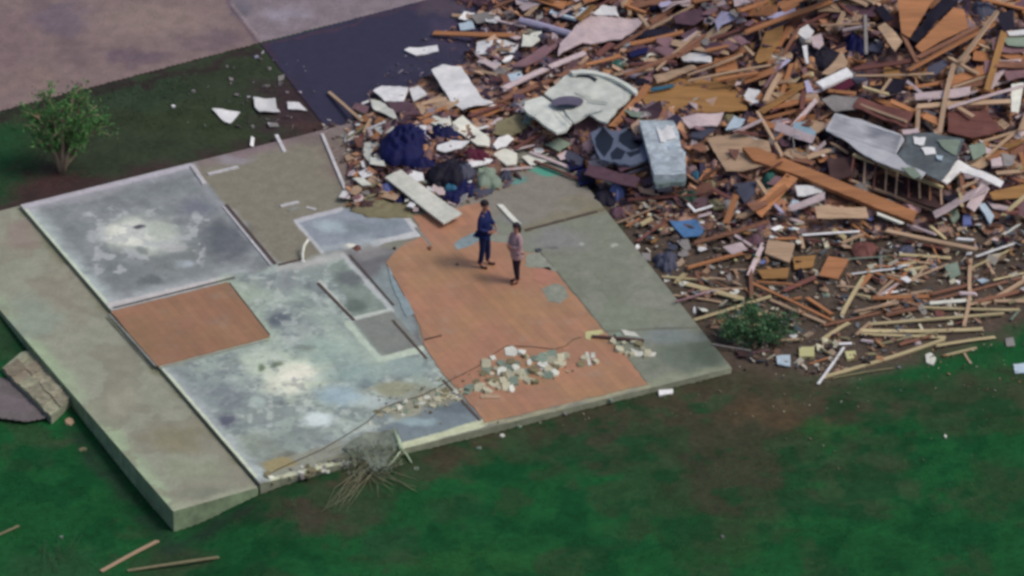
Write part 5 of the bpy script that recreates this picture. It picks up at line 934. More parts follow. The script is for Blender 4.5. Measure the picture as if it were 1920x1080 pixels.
def bar3(name, a, b, la, lb, wd, th, m, parent, c):
    pa, pb = P(a[0], a[1], la) - c, P(b[0], b[1], lb) - c; d = (pb - pa).normalized(); sdv = d.cross(Vector((0, 0, 1))).normalized() * wd / 2; u = sdv.cross(d).normalized() * th / 2
    vs = [pa - sdv - u, pa + sdv - u, pa + sdv + u, pa - sdv + u, pb - sdv - u, pb + sdv - u, pb + sdv + u, pb - sdv + u]
    return link(name, mesh_from(name, vs, [(0, 1, 2, 3), (7, 6, 5, 4), (0, 4, 5, 1), (1, 5, 6, 2), (2, 6, 7, 3), (3, 7, 4, 0)]), parent, m)
mw1, mw2 = pm('pale'), pm('tan')
bar3('top_rail', (1600, 290), (1768, 352), .50, .50, .09, .06, mw1, r, cw); bar3('bottom_rail', (1592, 338), (1775, 402), .16, .16, .09, .06, mw2, r, cw)
flat('painted_gap_shade', rough([(1604, 296), (1766, 354), (1772, 396), (1596, 336)], 12, 1), 0, .02, pm('darkbrown'), r, cw, P(1680, 340, .08).z)  # dark board added behind the studs to paint the shade in the gaps
for i in range(9):
    q = i / 8; bar3('stud', (1602 + 162 * q, 292 + 60 * q), (1596 + 170 * q + random.uniform(-4, 4), 338 + 62 * q), .47, .18, .045, .08, random.choice((mw2, pm('redbrown'), pm('brown'))), r, cw)
# white bent vent pipe on the slab and the small red valve
pts = [ray(578, 449, .3), ray(570, 462, .2), ray(567, 478, .08), ray(568, 490, .01)]; zz = [.30, .22, .10, .004]
pp = [Vector((p[0], p[1], z)) for p, z in zip(pts, zz)]; c = pp[-1].copy(); vs, fs = tube_mesh('pipe', [p - c for p in pp], .035, None, 8)
r = empty('drain_pipe', c, 'bent white plastic pipe sticking out of the slab by the small room', 'pipe'); link('pipe', mesh_from('pipe', vs, fs, True), r, pm('cream'))
cl = [Vector((math.cos(t) * .05, math.sin(t) * .05, z)) for z in (0, .03) for t in np.linspace(0, math.tau, 10, endpoint=False)]
link('collar', mesh_from('collar', cl, [[i, (i + 1) % 10, 10 + (i + 1) % 10, 10 + i] for i in range(10)] + [list(range(10, 20))]), r, pm('white'))
heap(668, 466, 9, 5, 'redbrown', 'small red rag on the slab by the narrow cupboard strip', 'rag', 'rag', .06, lift=0)
heap(655, 460, 14, 4, 'cream', 'thin cream crumb heap left of the small red rag', 'plaster', 'plaster_heap', .04, lift=0)
chunk(806, 465, 9, 8, 'brown', 'small brown block on the tiles near the upper left edge', 'block', 'block'); chunk(858, 495, 6, 7, 'brown', 'tiny brown block on the tiles left of the man in blue', 'block', 'block', th=.05)
chunk(740, 466, 8, 5, 'darkbrown', 'small dark block at the top left corner of the big tile floor', 'block', 'block', th=.05); chunk(1008, 470, 9, 6, 'slate', 'small dark stone on the slab right of the person in mauve', 'stone', 'stone', th=.05)
# small scraps on the lawn
for u, v, w_, h_, c, lab in ((325, 199, 9, 6, 'white', 'tiny white scrap, leftmost on the upper lawn'), (362, 171, 9, 4, 'grey', 'tiny grey scrap above the leftmost white one'), (480, 106, 12, 9, 'lavender', 'small pale scrap at the top left corner of the driveway'), (505, 128, 8, 6, 'grey', 'tiny grey scrap below the driveway corner scrap'),
    (474, 237, 8, 6, 'grey', 'tiny grey scrap just above the slab top edge'), (498, 161, 18, 5, 'grey', 'thin grey scrap above the notched white scrap'), (425, 124, 8, 5, 'grey', 'tiny grey scrap on the lawn under the road edge'), (941, 817, 9, 6, 'cream', 'tiny cream crumb on the grass below the tile corner'),
    (898, 840, 12, 5, 'greengrey', 'small pale crumb lower left of the tile corner'), (973, 799, 12, 5, 'greengrey', 'thin pale crumb right against the front slab edge'), (1146, 749, 10, 8, 'greengrey', 'pale crumb sitting on the front slab edge'), (1060, 776, 8, 4, 'grey', 'tiny grey crumb on the soil below the slab edge'),
    (154, 843, 16, 5, 'olive', 'small pale scrap in the grass left of the porch wall'), (115, 1007, 9, 6, 'greengrey', 'tiny pale scrap in the bottom left grass'), (130, 790, 18, 12, 'tan', 'tan stone in the hollow at the stoop and porch corner'), (1355, 1006, 6, 5, 'grey', 'tiny grey speck low on the lawn'), (1773, 818, 6, 8, 'cream', 'tiny cream speck on the right lawn'),
    (780, 878, 12, 6, 'greengrey', 'small pale scrap at the foot of the uprooted shrub'), (1250, 523, 16, 12, 'white', 'white stone at the right slab edge, uppermost of three'), (1281, 532, 26, 11, 'cream', 'cream flat stone right of the uppermost white stone'), (1284, 553, 20, 13, 'cream', 'cream stone below the cream flat stone at the slab edge'),
    (1302, 582, 8, 16, 'white', 'small upright white scrap at the slab edge above the shrub'), (1195, 463, 10, 8, 'white', 'small white pebble on the right slab border'), (1315, 416, 14, 9, 'white', 'small white box scrap right of the blue plastic sheet'), (1354, 424, 18, 14, 'cream', 'cream lump between blue sheet and brown stud'),
    (1548, 552, 18, 9, 'greengrey', 'pale bluish lump below the orange plywood offcut'), (1472, 556, 12, 8, 'tan', 'small light tan lump among crossing laths'), (1367, 520, 14, 12, 'grey', 'grey lump left of the flat ochre board'), (1584, 562, 9, 8, 'grey', 'small grey pebble below the thin tan lath'), (1713, 574, 8, 6, 'grey', 'tiny grey pebble above the upper yellow stud'),
    (1796, 529, 10, 6, 'white', 'tiny white scrap left of the straight-down stud'), (1753, 503, 20, 7, 'pinkish', 'small pale block left of the round grey-green scrap'), (1749, 492, 12, 10, 'pinkish', 'small pinkish lump above the small pale block'), (1833, 462, 14, 9, 'pinkish', 'small pinkish lump at the end of the long pale tan stud'),
    (1692, 475, 12, 8, 'white', 'small white lump beside the slate rag'), (1668, 459, 12, 8, 'cream', 'small cream lump under the long pale tan stud'), (1470, 606, 14, 9, 'white', 'white lump at the right of the green shrub'), (1481, 625, 22, 8, 'greengrey', 'pale green flat lump right of the green shrub'), (1720, 643, 14, 6, 'pinkish', 'small pale lump above the lowest yellow stud'),
    (1546, 640, 30, 7, 'olive', 'flat olive lump above the pale yellow block'), (1700, 602, 34, 9, 'grey', 'flat grey block lying between two yellow studs'), (1530, 684, 12, 6, 'cream', 'cream pebble below the pale yellow block')):
    chunk(u, v, w_, h_, c, lab, 'scrap', 'scrap', th=.04, group='small scraps and stones')
# plaster rubble on the tiles
random.seed(21); k = 0
for (u, v) in [(925, 672), (934, 692), (942, 698), (948, 705), (918, 712), (926, 720), (958, 678), (968, 690), (985, 668), (992, 680), (1001, 694), (1012, 702), (1030, 695), (1044, 688), (1052, 672), (1060, 668), (978, 706), (962, 716), (950, 724), (935, 728), (990, 714), (1004, 716), (905, 722), (892, 716), (880, 726), (1022, 690),
               (912, 684), (906, 700), (922, 702), (940, 682), (950, 694), (956, 706), (972, 698), (984, 700), (970, 682), (980, 660), (1016, 684), (1026, 704), (1040, 700), (1034, 676), (1050, 682), (944, 716), (915, 732), (898, 728), (960, 730), (925, 712), (1000, 672), (1190, 640), (1170, 644), (1205, 655), (1215, 662), (1158, 648), (1185, 664), (1095, 672), (1112, 668), (1118, 678), (1090, 684), (1150, 640), (1162, 655), (1175, 662), (1210, 668), (1198, 645), (1160, 630)]:
    w_ = random.uniform(12, 27) * (1 if u < 1070 else .8); where = 'left' if u < 960 else ('middle' if u < 1080 else 'right')
    sz = 'small' if w_ < 15 else 'larger'; col_ = random.choice(('plaster', 'plaster', 'greengrey', 'plaster', 'olive', 'cream')); dpt = 'far side' if v < 690 else 'near side'
    chunk(u, v, w_, w_ * random.uniform(.5, .9), col_, f'{sz} {WORD[col_]} plaster chunk at the {dpt} of the tile rubble, {where} part', 'plaster', 'plaster_chunk', th=random.uniform(.05, .10), group='plaster chunks on the orange tiles')
for i in range(40):
    q = i / 40; u = 705 + 175 * q + random.uniform(-14, 14); v = 782 - 50 * q + random.uniform(-14, 12); w_ = random.uniform(6, 20); col_ = random.choice(('plaster', 'cream', 'olive', 'greengrey', 'plaster'))
    sz = 'small' if w_ < 13 else 'larger'; chunk(u, v, w_, w_ * random.uniform(.35, .7), col_, f'{sz} {WORD[col_]} plaster chunk in the trail left of the big tiles, ' + ('right part' if u > 790 else 'left part'), 'plaster', 'plaster_chunk', th=random.uniform(.02, .05), group='plaster chunks in the trail left of the big tiles')
# the cable across the floor
pts = [(478, 908), (520, 880), (560, 862), (605, 842), (650, 815), (690, 790), (712, 768), (740, 756), (790, 742), (850, 710), (880, 695), (905, 682), (925, 664), (950, 648), (1000, 650), (1040, 655), (1062, 648), (1075, 636), (1090, 632)]
pp = [P(a, b, .025) for a, b in pts]; c = pp[0].copy(); vs, fs = tube_mesh('cable', [p - c for p in pp], .009, None, 6)
tag(link('cable', mesh_from('cable', vs, fs, True), m=mat('m_cable', (84, 72, 60), .7, 'plain', .2, 4, .1), loc=c), 'long thin dark brown cable winding across the slab from the near corner to the tiles', 'cable')
pts = [(1090, 400), (1060, 408), (1030, 418), (1000, 424)]
# ================================================================ FILLER DEBRIS, every piece its own object
random.seed(5)
SPOTS = {}
def rel(u, v, lu, lv):
    du, dv = u - lu, v - lv
    if abs(du) > 1.3 * abs(dv): return 'right of' if du > 0 else 'left of'
    return 'below' if dv > 0 else 'above'
USED = {}
def mklabel(desc, u, v):
    L = sorted(LAND, key=lambda l: (l[1] - u) ** 2 + (l[2] - v) ** 2)[:4]
    opts = [f'{desc} {rel(u, v, L[0][1], L[0][2])} {L[0][0]}', f'{desc} between {L[0][0]} and {L[1][0]}', f'{desc} {rel(u, v, L[1][1], L[1][2])} {L[1][0]}', f'{desc} between {L[0][0]} and {L[2][0]}', f'{desc} between {L[1][0]} and {L[2][0]}']
    opts = [o for o in opts if len(o.split()) <= 16] or [opts[0]]
    for o in opts:
        if o not in USED: USED[o] = 1; return o
    return opts[0]
def pick(poly):
    xs = [p[0] for p in poly]; ys = [p[1] for p in poly]
    while True:
        u, v = random.uniform(min(xs), max(xs)), random.uniform(min(ys), max(ys))
        if bool(inside(poly, u, v)) and clear(u, v): return u, v
def clip(poly): return [(min(max(a, -20), 1940), max(b, -20)) for a, b in poly]
KEEP = [[(sum(p[0] for p in q) / len(q) + (a - sum(p[0] for p in q) / len(q)) * 1.12, sum(p[1] for p in q) / len(q) + (b - sum(p[1] for p in q) / len(q)) * 1.12) for a, b in q] for q in
        [h[0] for h in SH if (max(p[0] for p in h[0]) - min(p[0] for p in h[0])) > 18] + [[(1110, 232), (1206, 230), (1200, 300), (1128, 300)], [(1196, 226), (1290, 222), (1294, 350), (1225, 352)], [(975, 180), (1080, 124), (1200, 168), (1140, 238), (1045, 254)], [(1550, 210), (1812, 262), (1768, 345), (1600, 296), (1545, 246)], [(1600, 292), (1768, 350), (1776, 400), (1592, 340)]]]
KEEP += [[(h[0] + math.cos(t) * h[2], h[1] + math.sin(t) * h[3]) for t in np.linspace(0, 6.28, 9)[:-1]] for h in HP if h[2] > 11]
KEEP += [[(h[0][0], h[0][1] - h[2] * .8), (h[1][0], h[1][1] - h[2] * .8), (h[1][0], h[1][1] + h[2] * .8), (h[0][0], h[0][1] + h[2] * .8)] for h in PLK if h[2] >= 6 and abs(h[0][0] - h[1][0]) > abs(h[0][1] - h[1][1])]
KBB = [(min(p[0] for p in q), min(p[1] for p in q), max(p[0] for p in q), max(p[1] for p in q), q) for q in KEEP]
def clear(u, v):
    for x0, y0, x1, y1, q in KBB:
        if x0 < u < x1 and y0 < v < y1 and bool(inside(q, u, v)): return False
    return True
def fill_planks(poly, n, lmin, lmax, wmin, wmax, cols, angs, lift, where):
    for _ in range(n):
        for _t in range(60):
            u, v = pick(clip(poly)); L = lmin + (lmax - lmin) * random.random() ** 1.6; an = math.radians(random.choice(angs) + random.gauss(0, 14)); du, dv = math.cos(an) * L / 2, -math.sin(an) * L / 2 * .8
            if all(clear(u + du * q, v + dv * q) for q in (-1, -.6, -.3, .3, .6, 1)): break
        c = random.choice(cols); wd = random.uniform(wmin, wmax)
        size = 'short' if L < lmin + (lmax - lmin) * .22 else ('long' if L > lmin + (lmax - lmin) * .55 else 'medium'); thick = 'thin' if wd < (wmin + wmax) / 2 else 'wide'
        lay = 'level' if abs(dv) < abs(du) * .3 else ('steep' if abs(dv) > abs(du) * 1.2 else 'slanting')
        kn = 'lath' if wd < 6 else ('plank' if wd < 9 else 'stud'); desc = f'{size} {WORD[c]} {lay} {kn}'
        l1 = lift * random.uniform(.2, 1.2); plank((u - du, v - dv), (u + du, v + dv), wd, c, mklabel(desc, u, v), cat=kn, name=kn, group=kn + 's strewn through the wreckage', la=l1, lb=lift * random.uniform(.2, 1.2))
def fill_sheets(poly, n, smin, smax, cols, lift, kinds):
    for _ in range(n):
        u, v = pick(clip(poly)); s_ = smin + (smax - smin) * random.random() ** 2; k = random.choice((4, 4, 5, 6)); ph = random.uniform(0, 6.28); st_ = random.uniform(.35, .9)
        ro = random.uniform(-.9, .9); pts = []
        for i in range(k):
            t = ph + i * math.tau / k + random.uniform(-.25, .25); x, y = math.cos(t) * s_, math.sin(t) * s_ * st_; pts.append((u + x * math.cos(ro) - y * math.sin(ro), v + (x * math.sin(ro) + y * math.cos(ro)) * .7))
        c = random.choice(cols); kd = random.choice(kinds); size = 'small' if s_ < smin + (smax - smin) * .25 else ('large' if s_ > smin + (smax - smin) * .6 else 'medium')
        shape = 'narrow' if st_ < .55 else 'broad'
        sheet(pts, c, mklabel(f'{size} {shape} {WORD[c]} {kd[0]}', u, v), cat=kd[0], name=kd[1], lift=lift * random.uniform(.3, 1.2), th=random.uniform(.012, .03), jag=random.choice((0, .6, 1.2)), group='fragments filling the wreckage', dz=[random.uniform(-.08, .1) for _ in pts])
def fill_boards(poly, n, lmin, lmax, cols, lift):
    for _ in range(n):
        for _t in range(60):
            u, v = pick(clip(poly)); L = random.uniform(lmin, lmax); wd = random.uniform(11, 30); an = math.radians(random.choice((30, 40, -25, 8, 55, 20)) + random.gauss(0, 10)); ca, sa = math.cos(an), -math.sin(an)
            pts = [(u + x * ca - y * sa * .8, v + (x * sa + y * ca) * .8) for x, y in ((-L / 2, -wd / 2), (L / 2, -wd / 2 + random.uniform(-3, 3)), (L / 2 + random.uniform(-8, 8), wd / 2), (-L / 2 + random.uniform(-5, 5), wd / 2))]
            if all(clear(a, b) for a, b in pts): break
        c = random.choice(cols); size = 'long' if L > 60 else 'short'; shape = 'narrow' if wd < 17 else 'wide'
        sheet(pts, c, mklabel(f'{size} {shape} straight-edged {WORD[c]} board', u, v), cat='board', name='board', lift=lift * random.uniform(.5, 1.2), th=.025, jag=random.choice((0, 0, .5)), group='fragments filling the wreckage', dz=[random.uniform(-.12, .14) for _ in pts])
KD = [('board fragment', 'board_fragment'), ('plywood fragment', 'plywood_fragment'), ('panel fragment', 'panel_fragment')]
fill_sheets(ZTOP, 100, 10, 34, ['orange', 'brown', 'tan', 'tan', 'redbrown', 'ochre', 'mauve', 'orange', 'black', 'slate', 'plum', 'brown', 'orange', 'black', 'tan', 'pinkish', 'white'], .2, KD)
fill_boards(ZTOP, 78, 36, 118, ['orange', 'brown', 'tan', 'orange', 'plum', 'ochre', 'orange', 'tan', 'mauve', 'pinkish'], .34)
fill_planks(ZTOP, 150, 40, 180, 5, 12, ['tan', 'orange', 'tan', 'orange', 'tan', 'redbrown', 'orange', 'brown', 'pinkish', 'pale'], [25, 35, 40, -25, 5, 60, 90, 30, 150], .42, 't')
fill_sheets(ZTOP, 26, 4, 13, ['white', 'pinkish', 'lavender', 'grey', 'cream', 'pinkish', 'slate'], .3, [('scrap', 'scrap'), ('siding fragment', 'siding_fragment')])
fill_sheets(ZMID, 56, 6, 28, ['mauve', 'pinkish', 'pinkish', 'grey', 'white', 'white', 'slate', 'lavender', 'greengrey', 'darkbrown'], .12, KD)
fill_sheets([(1190, -8), (1520, -8), (1480, 60), (1230, 130), (1180, 90)], 34, 7, 26, ['mauve', 'plum', 'lavender', 'darkbrown', 'mauve', 'pinkish', 'plum', 'grey'], .34, KD)
fill_planks(ZMID, 42, 18, 90, 4, 9, ['pinkish', 'mauve', 'brown', 'tan', 'plum', 'redbrown', 'grey'], [30, 40, 35, -20, 0], .16, 'm')
fill_sheets(ZPILE, 46, 6, 26, ['pinkish', 'tan', 'cream', 'cream', 'white', 'white', 'mauve', 'greengrey', 'tan'], .14, KD)
fill_planks(ZPILE, 26, 14, 60, 4, 8, ['pinkish', 'tan', 'brown', 'white', 'redbrown', 'olive'], [30, -35, 0, 60], .12, 'p')
fill_sheets([(640, 238), (690, 232), (720, 330), (670, 385), (650, 385)], 12, 4, 12, ['pinkish', 'tan', 'mauve', 'white', 'grey'], .04, KD)
fill_sheets(ZLOW, 64, 4, 15, ['tan', 'grey', 'white', 'brown', 'ochre', 'slate', 'pinkish', 'olive', 'cream', 'plum', 'paleblue', 'redbrown', 'darkbrown'], .07, KD)
fill_planks(ZLOW, 62, 14, 100, 3, 7, ['tan', 'brown', 'pale', 'grey', 'redbrown', 'orange', 'olive', 'mauve'], [15, 10, -20, 25, 90, -30, 5], .07, 'l')
fill_planks([(1540, 560), (1930, 520), (1930, 640), (1560, 715)], 14, 60, 190, 6, 9, ['pale', 'tan', 'pale', 'olive', 'brown', 'cream'], [8, 15, 0, 22, 60], .07, 'l')
fill_planks([(1190, 400), (1930, 400), (1930, 560), (1400, 600), (1260, 540)], 44, 24, 120, 4, 10, ['tan', 'orange', 'tan', 'pale', 'brown', 'redbrown', 'pinkish'], [15, -20, 25, -30, 5, 80], .10, 'l')
fill_sheets([(1200, 380), (1900, 380), (1900, 470), (1420, 500), (1240, 470)], 44, 3, 11, ['tan', 'grey', 'white', 'brown', 'periwinkle', 'slate', 'pinkish', 'teal', 'plum', 'paleblue', 'redbrown', 'maroon', 'yellow'], .1, [('scrap', 'scrap'), ('rag', 'rag')])
WORD.update(periwinkle='violet blue', maroon='dark red')
for i in range(30):
    u, v = pick(clip(random.choice((ZTOP, ZTOP, ZMID)))); c_ = random.choice(('insul', 'grey', 'pinkish', 'cream', 'olive', 'insul')); rx = random.uniform(9, 24)
    nm_ = {'insul': 'pink', 'grey': 'grey', 'pinkish': 'pale pink', 'cream': 'cream', 'olive': 'olive'}[c_]; heap(u, v, rx, rx * random.uniform(.35, .7), c_, mklabel(f"{'large' if rx > 16 else 'small'} {nm_} insulation tuft", u, v), 'insulation', 'insulation_tuft', random.uniform(.06, .16), group='insulation tufts in the wreckage', n=12, lift=.06)
# ================================================================ PLANTS
def leaf_mesh(name, centers, n, size, m, seed, flat_=.6):
    r = np.random.default_rng(seed); vs = []; fs = []
    for k in range(n):
        c, rad = centers[r.integers(0, len(centers))]
        p = Vector(c) + Vector(r.normal(0, 1, 3)) * rad * .55; s_ = size * r.uniform(.5, 1.3); a = Vector(r.normal(0, 1, 3)).normalized(); b_ = a.cross(Vector(r.normal(0, 1, 3))).normalized(); i = len(vs)
        vs += [p - a * s_, p + b_ * s_ * .35, p + a * s_, p - b_ * s_ * .35]; fs.append((i, i + 1, i + 2, i + 3))
    return mesh_from(name, vs, fs)
def leafmat(name, c1, c2):
    m = mat(name, c1, .75, 'plain', .3, 2.5, 0, spec=.15); N, L = m.node_tree.nodes, m.node_tree.links
    vm = [n for n in N if n.type == 'VECT_MATH' and n.operation == 'SCALE'][0]; g_ = N.new('ShaderNodeNewGeometry'); mx = N.new('ShaderNodeMix'); mx.data_type = 'RGBA'
    mx.inputs['A'].default_value = (*base(c1), 1); mx.inputs['B'].default_value = (*base(c2), 1); L.new(g_.outputs['Random Per Island'], mx.inputs['Factor']); L.new(mx.outputs['Result'], vm.inputs[0]); return m
random.seed(9)
def branch_tree(name, root, stems, label, cat, bark, leaf, nleaf, lsize, rad0, seed, spread=.22, sub=5):
    r = empty(name, root, label, cat); V = []; Fc = []; cent = []
    def add(pts, rad):
        v, f = tube_mesh('', pts, rad, None, 5); k = len(V); V.extend(v); Fc.extend([tuple(i + k for i in q) for q in f])
    for (dx, dy, dz) in stems:
        pts = [Vector((0, 0, -.08))]; n = 6
        for i in range(1, n + 1):
            q = i / n; pts.append(Vector((dx * q ** 1.15 + random.uniform(-.03, .03), dy * q ** 1.15 + random.uniform(-.03, .03), dz * q)))
        add(pts, [rad0 * (1 - .8 * i / n) for i in range(n + 1)])
        for i in range(2, n + 1):
            for _ in range(sub if i > 2 else 1):
                d = Vector((dx * .35 + random.uniform(-.5, .5), dy * .35 + random.uniform(-.5, .5), random.uniform(.1, .6))) * .75
                e = pts[i] + d * random.uniform(.5, 1.0); mid = pts[i].lerp(e, .5) + Vector((0, 0, .05)); add([pts[i], mid, e], [rad0 * .3, rad0 * .18, rad0 * .08]); cent += [(mid[:], spread * .7), (e[:], spread)]
    o = link('trunk', mesh_from('trunk', V, Fc, True), r, bark); o2 = link('crown', leaf_mesh('crown', cent, nleaf, lsize, leaf, seed), r, leaf); return r
bark = mat('m_bark', (140, 122, 104), .9, 'plain', .3, 8, .5)
root = P(116, 322, 0)
branch_tree('small_tree', root, [(-.45, -.2, 1.6), (-.25, .2, 1.95), (.3, .2, 1.95), (.6, -.2, 1.6), (.85, .1, 1.2), (.1, -.3, 1.85), (.5, .3, 1.7), (-.55, .2, 1.3)], 'small multi-stemmed green tree on the lawn at the upper left', 'tree', bark, leafmat('m_leaf', (54, 104, 54), (90, 126, 76)), 4600, .055, .085, 4, .15, 4)
root = P(1420, 640, 0)
branch_tree('shrub', root, [(-.5, .1, .35), (.4, .2, .4), (.1, -.3, .3), (-.2, .5, .45), (.6, -.1, .25), (-.75, -.2, .2)], 'flattened dark green shrub at the right slab corner, dusted with scraps', 'shrub', bark, leafmat('m_leaf_dark', (34, 84, 52), (96, 128, 92)), 3800, .05, .025, 5, .16, 3)
# uprooted bare shrub at the near slab edge
ru = P(742, 842, .1); r = empty('uprooted_shrub', ru, 'uprooted leafless shrub with pale branches fanning over the near slab edge', 'shrub'); V = []; Fc = []
def addt(px, r0, r1, l0, l1):
    pts = [P(a, b, l0 + (l1 - l0) * i / (len(px) - 1)) - ru for i, (a, b) in enumerate(px)]; n = len(pts); v, f = tube_mesh('', pts, [r0 + (r1 - r0) * i / (n - 1) for i in range(n)], None, 5); k = len(V); V.extend(v); Fc.extend([tuple(i + k for i in q) for q in f])
addt([(738, 806), (746, 824), (752, 842)], .06, .05, .12, .12); addt([(752, 842), (762, 852), (772, 868)], .035, .015, .1, .03); addt([(752, 842), (744, 856), (732, 870), (715, 884)], .035, .012, .1, .03)
link('trunk', mesh_from('trunk', V, Fc, True), r, mat('m_bare_wood', (150, 166, 140), .8, 'plain', .25, 6, .3)); V = []; Fc = []
for i in range(30):
    e = (random.uniform(596, 650), random.uniform(935, 965)) if i < 14 else (random.uniform(650, 790), random.uniform(895, 935)); s0 = (random.uniform(660, 700), random.uniform(872, 892)); m_ = ((s0[0] + e[0]) / 2 + random.uniform(-12, 12), (s0[1] + e[1]) / 2 + random.uniform(-8, 4)); addt([s0, m_, e], .012, .004, .12, .03)
for i in range(34):
    s0 = (random.uniform(640, 760), random.uniform(835, 870)); an = random.uniform(.2, 1.2); L = random.uniform(20, 70); e = (s0[0] - math.cos(an) * L, s0[1] + math.sin(an) * L * .7); addt([s0, ((s0[0] + e[0]) / 2 + random.uniform(-5, 5), (s0[1] + e[1]) / 2), e], .009, .003, .16, .03)
link('branches', mesh_from('branches', V, Fc, True), r, mat('m_dry_branch', (116, 116, 92), .9, 'plain', .25, 6, .3))
cent = [(tuple(P(random.uniform(645, 745), random.uniform(838, 888), .10) - ru), .16) for _ in range(46)]
link('foliage', leaf_mesh('foliage', cent, 1100, .04, None, 8), r, leafmat('m_leaf_grey', (108, 120, 102), (128, 136, 120)))
sheet([(644, 838), (690, 814), (742, 808), (750, 834), (732, 852), (724, 876), (700, 886), (684, 864), (660, 862)], 'greengrey', 'torn grey-green sheet draped over the near slab edge under the uprooted shrub', 'sheet', 'sheet', .10, .02, jag=2.0, dz=[0] * 9, material=mat('m_grey_sheet', (112, 120, 108), .8, 'plain', .45, 4, .5))
random.seed(44)
for i in range(34):
    q = random.random(); u = 495 + 170 * q; v = 902 - 38 * q + random.uniform(-12, 8); w_ = random.uniform(6, 18); c_ = random.choice(('plaster', 'cream', 'olive', 'grey'))
    chunk(u, v, w_, w_ * random.uniform(.4, .8), c_, f"{'small' if w_ < 11 else 'larger'} {WORD[c_]} crumb of the broken near slab edge, {'left' if q < .5 else 'right'} half", 'plaster', 'plaster_chunk', th=random.uniform(.02, .06), group='crumbs along the broken near slab edge')
# broken branches in the bottom left grass
r0 = P(90, 1040, 0); r = empty('dry_weeds', r0, 'tuft of pale dry weeds in the grass at the bottom left corner', 'weeds'); V = []; Fc = []; ru = r0
for i in range(22):
    s0 = (random.uniform(50, 140), random.uniform(1030, 1080)); e = (s0[0] + random.uniform(-30, 30), s0[1] - random.uniform(10, 45)); addt([s0, e], .007, .003, .01, .10)
link('stems', mesh_from('stems', V, Fc, True), r, mat('m_weed', (66, 92, 66), .9, 'plain', .2, 6, .2))
# grass blades
def grass(name, poly, n, hgt, cols, seed, label):
    r = np.random.default_rng(seed); xs = [p[0] for p in poly]; ys = [p[1] for p in poly]; u = r.uniform(min(xs), max(xs), n * 2); v = r.uniform(min(ys), max(ys), n * 2); k = inside(poly, u, v); u, v = u[k][:n], v[k][:n]; n = len(u)
    x = np.zeros(n); y = np.zeros(n); z = np.zeros(n)
    for _ in range(8):
        dx = u - 960; dy = -(v - 540); t = (z - CAM.z) / (-F * SE + dy * CE); x = dx * t; y = CAM.y + (F * CE + dy * SE) * t; z = .5 * z + .5 * ground_z(x, y)
    ok = ~(inside(SLAB, x, y) | inside(PORCH, x, y)) & (fbm(x, y, .8, 60) > .42); x, y, z = x[ok], y[ok], z[ok] - .01; n = len(x)
    a = r.uniform(0, 6.28, n); h = hgt * r.uniform(.4, 1.2, n); w_ = .012; lx = r.normal(0, .4, n) * h; ly = r.normal(0, .4, n) * h
    vs = np.empty((n * 3, 3), np.float32); vs[0::3] = np.stack([x - np.cos(a) * w_, y - np.sin(a) * w_, z], 1); vs[1::3] = np.stack([x + np.cos(a) * w_, y + np.sin(a) * w_, z], 1); vs[2::3] = np.stack([x + lx, y + ly, z + h], 1)
    me = bpy.data.meshes.new(name); me.vertices.add(n * 3); me.vertices.foreach_set('co', vs.ravel()); me.loops.add(n * 3); me.loops.foreach_set('vertex_index', np.arange(n * 3, dtype=np.int32)); me.polygons.add(n); me.polygons.foreach_set('loop_start', np.arange(0, n * 3, 3, dtype=np.int32)); me.update(calc_edges=True)
    return tag(link(name, me, m=leafmat('m_' + name, *cols)), label, 'grass', kind='stuff')
grass('grass', [(-40, 800), (130, 780), (330, 1000), (500, 930), (900, 880), (1300, 860), (1500, 800), (1960, 760), (1960, 1120), (-40, 1120)], 34000, .04, ((34, 96, 50), (56, 104, 60)), 3, 'green lawn grass covering the ground below the slab')
grass('lawn_grass', [(-40, 220), (480, 100), (560, 220), (40, 370), (-40, 390)], 7000, .04, ((56, 84, 56), (76, 84, 66)), 4, 'sparse olive lawn grass between the slab and the road')
# ================================================================ PEOPLE
def skin(name, joints, edges, parent, m, sub=2):
    """joints: dict name -> (co, radius)"""
    ks = list(joints); me = bpy.data.meshes.new(name); me.from_pydata([joints[k][0] for k in ks], [(ks.index(a), ks.index(b)) for a, b in edges], []); me.update()
    o = bpy.data.objects.new(name, me); S.collection.objects.link(o)
    md = o.modifiers.new('skin', 'SKIN'); md.use_smooth_shade = True
    for i, k in enumerate(ks):
        r_ = joints[k][1]; rr = r_ if isinstance(r_, tuple) else (r_, r_); me.skin_vertices[0].data[i].radius = rr
    me.skin_vertices[0].data[0].use_root = True
    s2 = o.modifiers.new('sub', 'SUBSURF'); s2.levels = sub; s2.render_levels = sub
    bpy.context.view_layer.update(); ev = o.evaluated_get(bpy.context.evaluated_depsgraph_get()); nm = bpy.data.meshes.new_from_object(ev); bpy.data.objects.remove(o)
    nm.polygons.foreach_set('use_smooth', [True] * len(nm.polygons)); nm.materials.clear(); return link(name, nm, parent, m)
def ellip(name, c, r3, m, parent, cut=None, seg=14):
    bm = bmesh.new(); bmesh.ops.create_uvsphere(bm, u_segments=seg, v_segments=seg - 2, radius=1)
    if cut: bmesh.ops.delete(bm, geom=[v for v in bm.verts if not cut(v.co)], context='VERTS')
    for v in bm.verts: v.co = Vector((v.co.x * r3[0] + c[0], v.co.y * r3[1] + c[1], v.co.z * r3[2] + c[2]))
    me = bpy.data.meshes.new(name); bm.to_mesh(me); bm.free(); me.polygons.foreach_set('use_smooth', [True] * len(me.polygons)); return link(name, me, parent, m)
mskin = mat('m_skin', (150, 108, 92), .6, 'plain', .08, 20, 0); mhair = mat('m_hair', (34, 26, 34), .7, 'plain', .15, 30, .2); meye = mat('m_eye', (24, 20, 22), .3, 'plain', .05, 5, 0)
